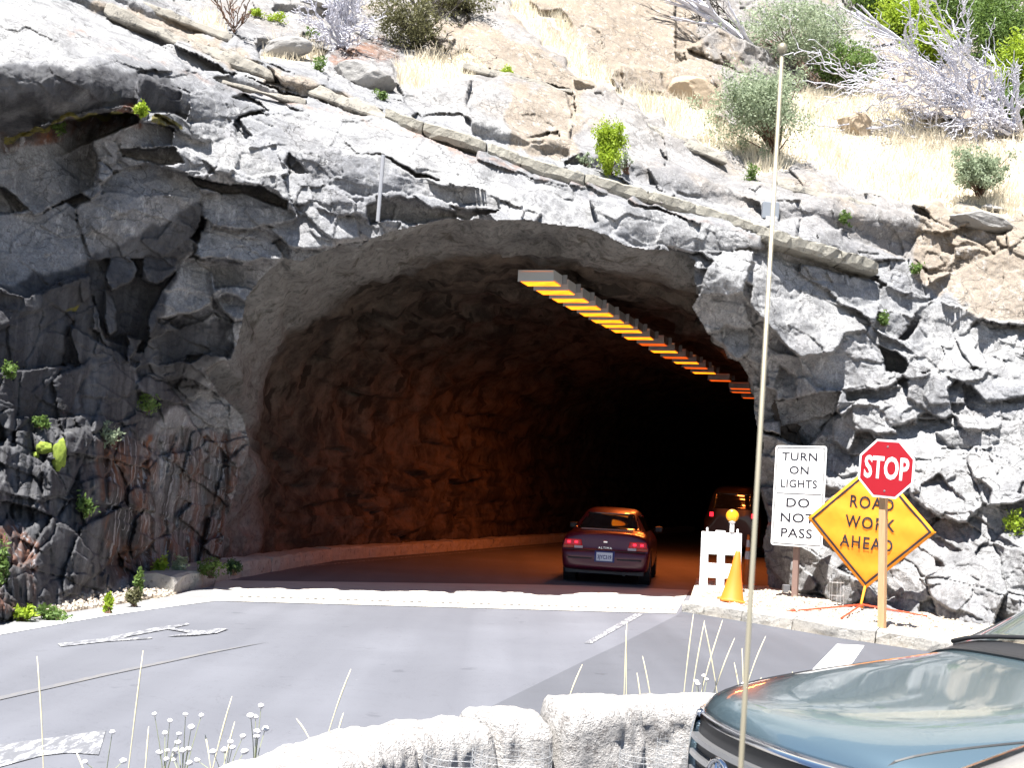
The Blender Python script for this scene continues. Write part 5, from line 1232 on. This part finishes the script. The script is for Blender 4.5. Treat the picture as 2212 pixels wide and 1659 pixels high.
SM = [(600,38,22,9,m_lf_bright,'flat yellow green cushion plant in the crevice left of the dead shrub'),(553,28,12,9,m_lf_bright,'tiny yellow green cushion beside the top slab'),(677,72,14,14,m_lf_mid,'green tuft at the end of the dark boulder'),(688,138,16,14,m_lf_mid,'green leafy plant below the dark boulder'),
      (822,205,14,8,m_lf_mid,'low green plant on the ledge above the stone blocks'),(1098,152,12,7,m_lf_bright,'small green plant under the big bright slab'),(1826,468,11,11,m_lf_mid,'small green plant in the crack right of the pale box'),(1978,580,12,10,m_lf_mid,'green tuft near the lower end of the ledge'),
      (1907,690,12,14,m_lf_mid,'dull green tuft among the right hand blocks'),(1625,375,14,16,m_lf_mid,'green plant in the shadow under the large shrub'),(305,236,12,12,m_lf_bright,'light green seedling under the great overhang'),(127,262,16,20,m_lf_mid,'green fern like tuft on the mossy seam at left'),
      (2190,1125,16,22,m_lf_bright,'yellow green plant at the right edge of the block wall'),(20,798,12,16,m_lf_mid,'green tuft on the shaded rock at the far left'),(90,910,12,10,m_lf_mid,'small plant above the moss cushions'),(318,870,26,18,m_lf_mid,'feathery green plant hanging from the shaded ledge'),(240,938,22,22,m_lf_grey,'spiky grey green tuft on the shaded rock'),(185,1095,14,18,m_lf_mid,'little green plant low on the dark rock')]
for k, (u_, v_, a_, b_, m_, lab) in enumerate(SM):
    place_shrub(u_, v_ + b_ * .6, u_, v_, a_, b_, lab, m_, 100 + k, off=.1, nclump=16, nleaf=26, size=.028, clump=.3, name='small_plant', cat='plant', trunk_r=.008)
# verge plants on the left
VG = [(386,1224,15,18,m_lf_grey,'broad pale green leafy plant on top of the kerb stones'),(347,1228,14,22,m_lf_bright,'yellow green upright tuft left of the kerb stones'),(455,1226,30,16,m_lf_mid,'long leaved dark green plant at the foot of the concrete wall'),(505,1222,14,14,m_lf_dark,'dark green tuft beside the tunnel wall foot'),(3,1225,14,40,m_lf_mid,'green leafy plant at the left picture edge'),(110,1320,30,14,m_lf_mid,'low green tuft on the verge at left'),(50,1325,22,12,m_lf_bright,'yellowish tuft on the left verge edge'),(290,1290,14,16,m_lf_dry,'olive tuft beside the kerb end'),(234,1302,8,18,m_lf_bright,'thin green sprig on the verge'),(300,1262,10,24,m_lf_mid,'thin stemmed green weed left of the kerb')]
for k, (u_, v_, a_, b_, m_, lab) in enumerate(VG):
    vb = v_ + b_; d = min(cl(u_, min(v_, 1340), .25)[1], float(gr(np.array(float(u_)), np.array(float(max(vb, 1262))), .1)[1]) + .6); s = d / FPX
    c = pt(np.array(float(u_)), np.array(float(v_)), np.array(d)); b0 = pt(np.array(float(u_)), np.array(float(vb)), np.array(d))
    shrub(b0, c, (a_ * s, a_ * s * .7, b_ * s), lab, m_, 150 + k, nclump=18, nleaf=26, size=.03, clump=.28, name='small_plant', cat='plant', trunk_r=.008)
# dead shrubs: bare curling branches
def dead(base, tips, label, seed, m=m_dead, r0=.035, depth=3, name='dead_shrub', spread=.35, kids=4, curl=.25, cat='dead shrub'):
    g = random.Random(seed); mb = MB(); lo = Vector(base)
    def branch(p, q, r, lv):
        L = (q - p).length; n_ = 6; pts = []; off = Vector((0, 0, 0))
        for i in range(n_ + 1):
            t = i / n_; 
            if i: off += Vector((g.uniform(-1, 1), g.uniform(-1, 1), g.uniform(-1, 1))) * L * curl / n_
            pts.append(p.lerp(q, t) + off * (1 if lv < depth else .8))
        mb.tube(pts, [max(r * (1 - .6 * i / n_), .0095) for i in range(n_ + 1)], 4, False)
        if lv <= 0: return
        for k in range(kids):
            i = g.randint(1, n_); a = pts[i]; d = (q - p).normalized() * L * g.uniform(.25, .6) + Vector((g.uniform(-1, 1), g.uniform(-1, 1), g.uniform(-1, 1))) * L * spread
            branch(a, a + d, r * .55, lv - 1)
    for t in tips: branch(Vector((0, 0, 0)), Vector(t) - lo, r0, depth)
    o = mb.build(name, m); o.location = lo; return tag(o, label, cat)
def dtips(bu, bv, lst, off): 
    d = cl(bu, bv, 0)[1]; return cl(bu, bv, .1), [pt(np.array(float(u_)), np.array(float(v_)), np.array(d - off - k * .05)) for k, (u_, v_) in enumerate(lst)]
b_, t_ = dtips(2190, 290, [(1950,225),(1975,150),(2020,110),(2060,110),(2110,130),(2160,160),(2000,270),(2060,275),(1985,190),(2100,210),(2040,190),(2140,240),(1945,250),(2190,210)], .6)
dead(b_, t_, 'huge tangled bleached dead bush sprawling at the upper right', 5, r0=.06, depth=3, kids=5, spread=.24, curl=.8)
b_, t_ = dtips(735, 100, [(700,15),(720,-5),(745,10),(765,40),(690,60),(712,75),(770,70),(740,85),(755,-10)], .3)
dead(b_, t_, 'bleached dead shrub hanging over the red soil at the top left of centre', 6, r0=.035, depth=3, kids=5, spread=.28, curl=.8)
b_, t_ = dtips(1688, 155, [(1500,2),(1540,20),(1480,-20)], .5)
dead(b_, t_, 'long bleached fallen branch slanting down behind the aerial tip', 7, r0=.09, depth=2, kids=5, spread=.14, curl=.12, cat='dead branch', name='dead_branch')
b_, t_ = dtips(2000, 120, [(1850,20),(1840,35)], .5)
dead(b_, t_, 'bleached fallen trunk above the left side of the dead bush', 8, r0=.08, depth=1, kids=4, spread=.15, curl=.1, cat='dead branch', name='dead_branch')
b_, t_ = dtips(1600, 60, [(1480,60),(1510,95),(1560,100),(1440,20),(1530,30),(1500,-10)], .4)
dead(b_, t_, 'dark bare twiggy shrub casting lacy shade on the top slab', 9, m=m_deadd, r0=.03, depth=3, kids=4, spread=.35, curl=.4)
b_, t_ = dtips(915, 90, [(860,0),(930,10),(900,-10),(950,40),(890,80),(930,100)], .5)
dead(b_, t_, 'dark bare branches drooping over the soil bank at top centre', 10, m=m_deadd, r0=.025, depth=3, kids=4, spread=.3, curl=.35)
b_, t_ = dtips(505, 70, [(470,5),(490,-5),(515,10),(530,40)], .2)
dead(b_, t_, 'thin reddish bare twigs standing among the top left slabs', 12, m=m_twig, r0=.012, depth=2, kids=4, spread=.3, curl=.3)
b_, t_ = dtips(1790, 130, [(1740,50),(1790,40),(1830,60),(1720,90),(1860,90),(1770,90)], .5)
dead(b_, t_, 'grey leafless twigs rising through the sage shrub', 13, r0=.03, depth=3, kids=4, spread=.35, curl=.4)
# moss cushions
m_moss = mat('yellow_green_moss', (.25, .33, .03), .95); n = NT(m_moss); co = n.coord('World'); n.set('Base Color', n.mix(n.noise(co, 12, 4), (.1, .14, .02), (.26, .33, .04))); n.set('Normal', n.bump(n.noise(co, 90, 3), 1.0, .01))
for u_, v_, a_, b_, lab in ((96,968,17,13,'round green moss cushion left of the long one'),(129,985,15,32,'long bright moss cushion hanging on the dark rock'),(76,984,9,8,'smallest moss cushion at the left of the three')):
    s = sc_at(u_, v_); p = cl(u_, v_, .05); bm = bmesh.new(); bmesh.ops.create_icosphere(bm, subdivisions=4, radius=1)
    for v in bm.verts:
        k_ = 1 + .2 * float(vnoise(v.co.x * 2 + u_, v.co.y * 2, v.co.z * 2, seed=7)) + .09 * float(vnoise(v.co.x * 7 + u_, v.co.y * 7, v.co.z * 7, seed=8)); v.co = Vector((v.co.x * a_ * s, v.co.y * a_ * s * .8, v.co.z * b_ * s)) * k_
    me_ = bpy.data.meshes.new('moss_cushion'); bm.to_mesh(me_); bm.free(); o = link('moss_cushion', me_, m_moss, None, True); o.location = V(p); tag(o, lab, 'moss', 'moss cushions on the shaded rock')
# boulders lying on the slope
def boulder(u, v, a, b_, lab, m, seed, rot=0.0, flat=.7, off=.1):
    s = sc_at(u, v); p = cl(u, v, off); bm = bmesh.new(); bmesh.ops.create_icosphere(bm, subdivisions=5, radius=1); g = np.random.default_rng(seed)
    pl_ = g.normal(size=(11, 3)); pl_ /= np.linalg.norm(pl_, axis=1)[:, None]; ds = g.uniform(.62, .9, 11)
    for v_ in bm.verts:
        c = np.array(v_.co)
        for nn_, d in zip(pl_, ds):
            k = c @ nn_ - d
            if k > 0: c = c - nn_ * k
        c *= 1 + .035 * float(vnoise(c[0] * 5, c[1] * 5, c[2] * 5, seed=seed)); x, z = c[0] * a * s, c[2] * b_ * s
        v_.co = Vector((x * math.cos(rot) + z * math.sin(rot), c[1] * a * s * flat, -x * math.sin(rot) + z * math.cos(rot)))
    me_ = bpy.data.meshes.new('boulder'); bm.to_mesh(me_); bm.free(); o = link('boulder', me_, m); o.location = V(p); tag(o, lab, 'boulder')
m_btan = mat('tan_boulder', (.4, .32, .23), .9); n = NT(m_btan); co = n.coord('World'); n.set('Base Color', n.mix(n.noise(co, 3, 5, .7), (.3, .23, .16), (.46, .37, .27))); n.set('Normal', n.bump(n.noise(co, 8, 6, .7), .6, .05))
m_bgry = mat('grey_boulder', (.3, .3, .3), .9); n = NT(m_bgry); co = n.coord('World'); c = n.mix(n.noise(co, 2.2, 6, .7), (.15, .145, .14), (.34, .33, .32)); n.set('Base Color', c); n.set('Normal', n.bump(n.noise(co, 7, 6, .7), .7, .06))
boulder(1845, 272, 42, 34, 'tan wedge shaped boulder half sunk in the dry grass', m_btan, 3, .2, off=.45)
boulder(1500, 205, 62, 44, 'tan block left of the large grey green shrub', m_btan, 4, .3, off=.3)
boulder(1912, 140, 50, 14, 'long pale log like boulder below the green shrubs', m_bgry, 5, .5)
boulder(615, 108, 60, 26, 'dark flat topped boulder with shaded face at the upper left', m_bgry, 6, -.25, off=.35)
boulder(2120, 478, 70, 18, 'pale slab edge at the foot of the dry grass on the right', m_bgry, 8, .25)
boulder(2150, 452, 26, 10, 'small pale stone in the dry grass at right', m_bgry, 9, .2)
boulder(785, 172, 78, 40, 'smooth grey block under the dry grass tuft', m_bgry, 11, .1, off=.25)
boulder(960, 22, 60, 18, 'rounded dark rock at the top edge beside the brush', m_bgry, 12, .1, off=.3)
boulder(700, 12, 62, 18, 'dark overhanging rock at the top edge behind the dead shrub', m_bgry, 13, -.1, off=.3)
boulder(75, 35, 1, 1, 'tiny stone on the bright slab', m_bgry, 14)
# dry grass covering the open patches of the slope: nobody could count it
g = np.random.default_rng(5)
mk = MK['dry'] * (B0 < 60); js, is_ = np.nonzero(mk > .45)
sel = g.integers(0, len(js), 15000); js, is_ = js[sel], is_[sel]
P = CL[js, is_] + np.stack([g.uniform(-.03, .03, len(js)), np.zeros(len(js)), np.full(len(js), -.02)], 1)
hgt = g.uniform(.08, .26, len(js)) * (.6 + .8 * (vnoise(P[:, 0] * 1.3, P[:, 2] * 1.3, seed=9) > 0)); lean = g.normal(0, .35, (len(js), 2)); w_ = .008
tipv = P + np.stack([lean[:, 0] * hgt, lean[:, 1] * hgt - .05, hgt], 1); side = np.stack([np.full(len(js), w_), g.uniform(-w_, w_, len(js)), np.zeros(len(js))], 1)
v = np.stack([P - side, P + side, tipv + side * .3, tipv - side * .3], 1).reshape(-1, 3)
m_dry = leafmat('dry_straw', (.48, .42, .32), (.74, .69, .57)); tag(quads_obj('dry_grass', v, m_dry), kind='stuff', label='pale dry grass on the slope', cat='grass')
# tussocks of dry grass with visible tufts (kept in the same uncountable cover)
# foreground stalks
m_stalk = mat('pale_grass_stalk', (.62, .56, .38), .8)
ST = [((80,1418),(94,1672),7.0),((309,1406),(276,1675),6.7),((501,1505),(455,1680),6.6),((321,1570),(312,1680),6.6),((507,1560),(478,1680),6.6),((758,1446),(709,1585),6.9),((640,1553),(670,1600),6.8),((164,1624),(185,1680),6.6),((742,1541),(728,1590),6.9),((443,1588),(452,1640),6.6),
      ((1354,1347),(1347,1530),7.6),((1352,1362),(1353,1530),7.7),((1258,1436),(1222,1530),7.5),((1388,1418),(1409,1530),7.6),((1376,1454),(1386,1530),7.7),((1498,1327),(1474,1530),8.0),((1522,1341),(1490,1530),8.1),((1521,1345),(1554,1530),8.0),((1561,1340),(1507,1530),7.9),((1587,1379),(1532,1530),8.0),((1654,1375),(1614,1480),8.2),((1586,1432),(1600,1510),8.1),((1603,1401),(1606,1500),8.2),((1645,1464),(1625,1505),8.2),((1712,1452),(1711,1475),8.2)]
SL = ['tall pale grass stalk at the far left bottom','tallest grass stalk left of the flowers, slanting right','slanting grass stalk right of the flower cluster','short grass stalk under the tallest one','short grass stalk just right of the flowers','curved thin grass stalk above the wall left part','tiny grass stalk bent left above the wall','short bent stalk on the painted arrow','very short stalk where the wall curves','reddish short stalk amid the flowers',
      'tall upright stalk of the pair above the middle of the wall','slightly shorter stalk of the upright pair','stalk slanting right at the seam of the asphalt','stalk slanting left beside the upright pair','thin faint stalk beside the upright pair','leftmost tall stalk near the parked car','faint tall stalk second from the left near the parked car','stalk leaning left that crosses the others','long stalk leaning right that crosses the others','stalk with the widest lean right of the crossing ones','slanting stalk right of the aerial','short stalk leaning left near the aerial','faint upright stalk touching the aerial','short stalk at the end of the wall','tiny upright stalk above the bonnet edge']
for k, ((u1, v1), (u0, v0), d) in enumerate(ST):
    a_ = pt(np.array(float(u0)), np.array(float(v0)), np.array(d)); b_ = pt(np.array(float(u1)), np.array(float(v1)), np.array(d + .05)); dirv = V(b_) - V(a_)
    foot = V(a_) - dirv * ((a_[2] + .02) / max(dirv.z, .05)) * .6; foot.y = a_[1]; foot.z = -.02
    pts_ = [foot, V(a_)]; n_ = 6
    for i in range(1, n_ + 1):
        t = i / n_; pts_.append(V(a_) + dirv * t + Vector((math.sin(t * math.pi) * -.05 * dirv.x, 0, 0)))
    rr = [.0034, .003] + [.003, .0034, .0046, .005, .004, .0015]; o = MB().tube([p - foot for p in pts_], rr, 5).build('grass_stalk', m_stalk, None, True); o.location = foot
    tag(o, SL[k], 'grass stalk', 'dry grass stalks along the near road edge')
# buckwheat: pale round flower heads on thin stems
m_flow = mat('white_flower', (.8, .76, .74), .8); m_stem = mat('flower_stem', (.25, .27, .16), .8)
FL = {'white pompom flowers on a branching stem left of the tall slanting stalk': [(955,1330),(1050,1370),(1020,1445),(1107,1452),(1035,1555),(985,1567),(1030,1608),(1083,1552)],
      'white pompom flowers with the highest pair in the middle of the cluster': [(1147,1330),(1245,1337),(1183,1410),(1100,1505),(1165,1545),(1130,1555),(1080,1585),(1073,1612),(1170,1630)],
      'white pompom flowers low at the right of the cluster': [(1220,1615),(1317,1560),(1390,1550),(1437,1535),(1425,1500),(1502,1467),(1515,1560)],
      'white pompom flowers on the tall rightmost stem': [(1615,1278),(1550,1340),(1580,1345),(1590,1437),(1588,1467),(1640,1420)],
      'few white pompom flowers by the painted arrow': [(695,1440),(762,1618),(525,1625)],
      'white pompom flowers beside the crossing stalks near the parked car': [(3185,1128),(3197,1143),(3232,1092),(3252,1115)],
      'single white pompom flower touching the aerial': [(3480,1145)]}
kf = 0
for lab, hs_ in FL.items():
    P_ = []
    for x, y in hs_:
        if x > 3000: u_, v_, d = 1439 + (x - 3000) * .3494, 1079.4 + y * .3494, 7.9
        else: u_, v_, d = x * .3494, 1079.4 + y * .3494, 6.5
        P_.append(V(pt(np.array(u_), np.array(v_), np.array(d + random.uniform(-.15, .15)))))
    foot = sum(P_, Vector()) / len(P_); foot.z = -.02; o = empty('wildflower', foot, lab, 'flower', 'wildflowers with round white heads')
    mb = MB(); fork = Vector((0, 0, min(p.z for p in P_) * .6))
    mb.tube([(0, 0, 0), fork], .003, 5)
    for p in P_:
        q = p - foot; mb.tube([fork, fork.lerp(q, .5) + Vector((0, 0, .02)), q], [.0026, .002, .0014], 4, False)
    mb.build('stem', m_stem, o)
    for p in P_:
        bm = bmesh.new(); bmesh.ops.create_icosphere(bm, subdivisions=2, radius=random.uniform(.013, .020))
        for v_ in bm.verts: v_.co *= random.uniform(.8, 1.15); v_.co.z *= .8
        me_ = bpy.data.meshes.new('flower_head'); bm.to_mesh(me_); bm.free(); h_ = link('flower_head', me_, m_flow, o, True); h_.location = p - foot
# loose stones and chips on the island, gravel cover at the left verge
def chips(name, pts_, size, m, lab, seed):
    g = np.random.default_rng(seed); vs_ = []; fs_ = []; mb = MB()
    for p in pts_:
        s = size * g.uniform(.4, 1.5); Rm = Matrix.Rotation(g.uniform(0, 3), 3, 'X') @ Matrix.Rotation(g.uniform(0, 3), 3, 'Z')
        mb.box(p, (s, s * g.uniform(.5, 1), s * g.uniform(.4, .8)), Rm, g.uniform(.5, .9))
    return tag(mb.build(name, m), label=lab, kind='stuff', cat='stones')
gi = GV[6:48, 4:80].reshape(-1, 3); g = np.random.default_rng(8); sel = gi[g.integers(0, len(gi), 2600)] + np.c_[g.uniform(-.12, .12, (2600, 2)), np.full(2600, .004)]
m_chip = mat('stone_chips', (.45, .4, .34), .9); n = NT(m_chip); co = n.coord('World'); n.set('Base Color', n.mix(n.noise(co, 14, 2), (.25, .2, .15), (.55, .5, .44))); chips('loose_gravel', sel, .035, m_chip, 'loose stone chips on the gravel island', 3)
vg = []
for k in range(900):
    t = g.uniform(0, 1); e0 = np.array(g2(0, 1343)); e1 = np.array(g2(385, 1284)); q = e0 * (1 - t) + e1 * t; nn_ = np.array([-.95, .3]); w_ = abs(g.normal(0, .3)); vg.append((q[0] + nn_[0] * w_, q[1] + nn_[1] * w_, .01 + w_ * .12))
chips('verge_rubble', vg, .04, m_chip, 'loose rubble along the left verge', 4)
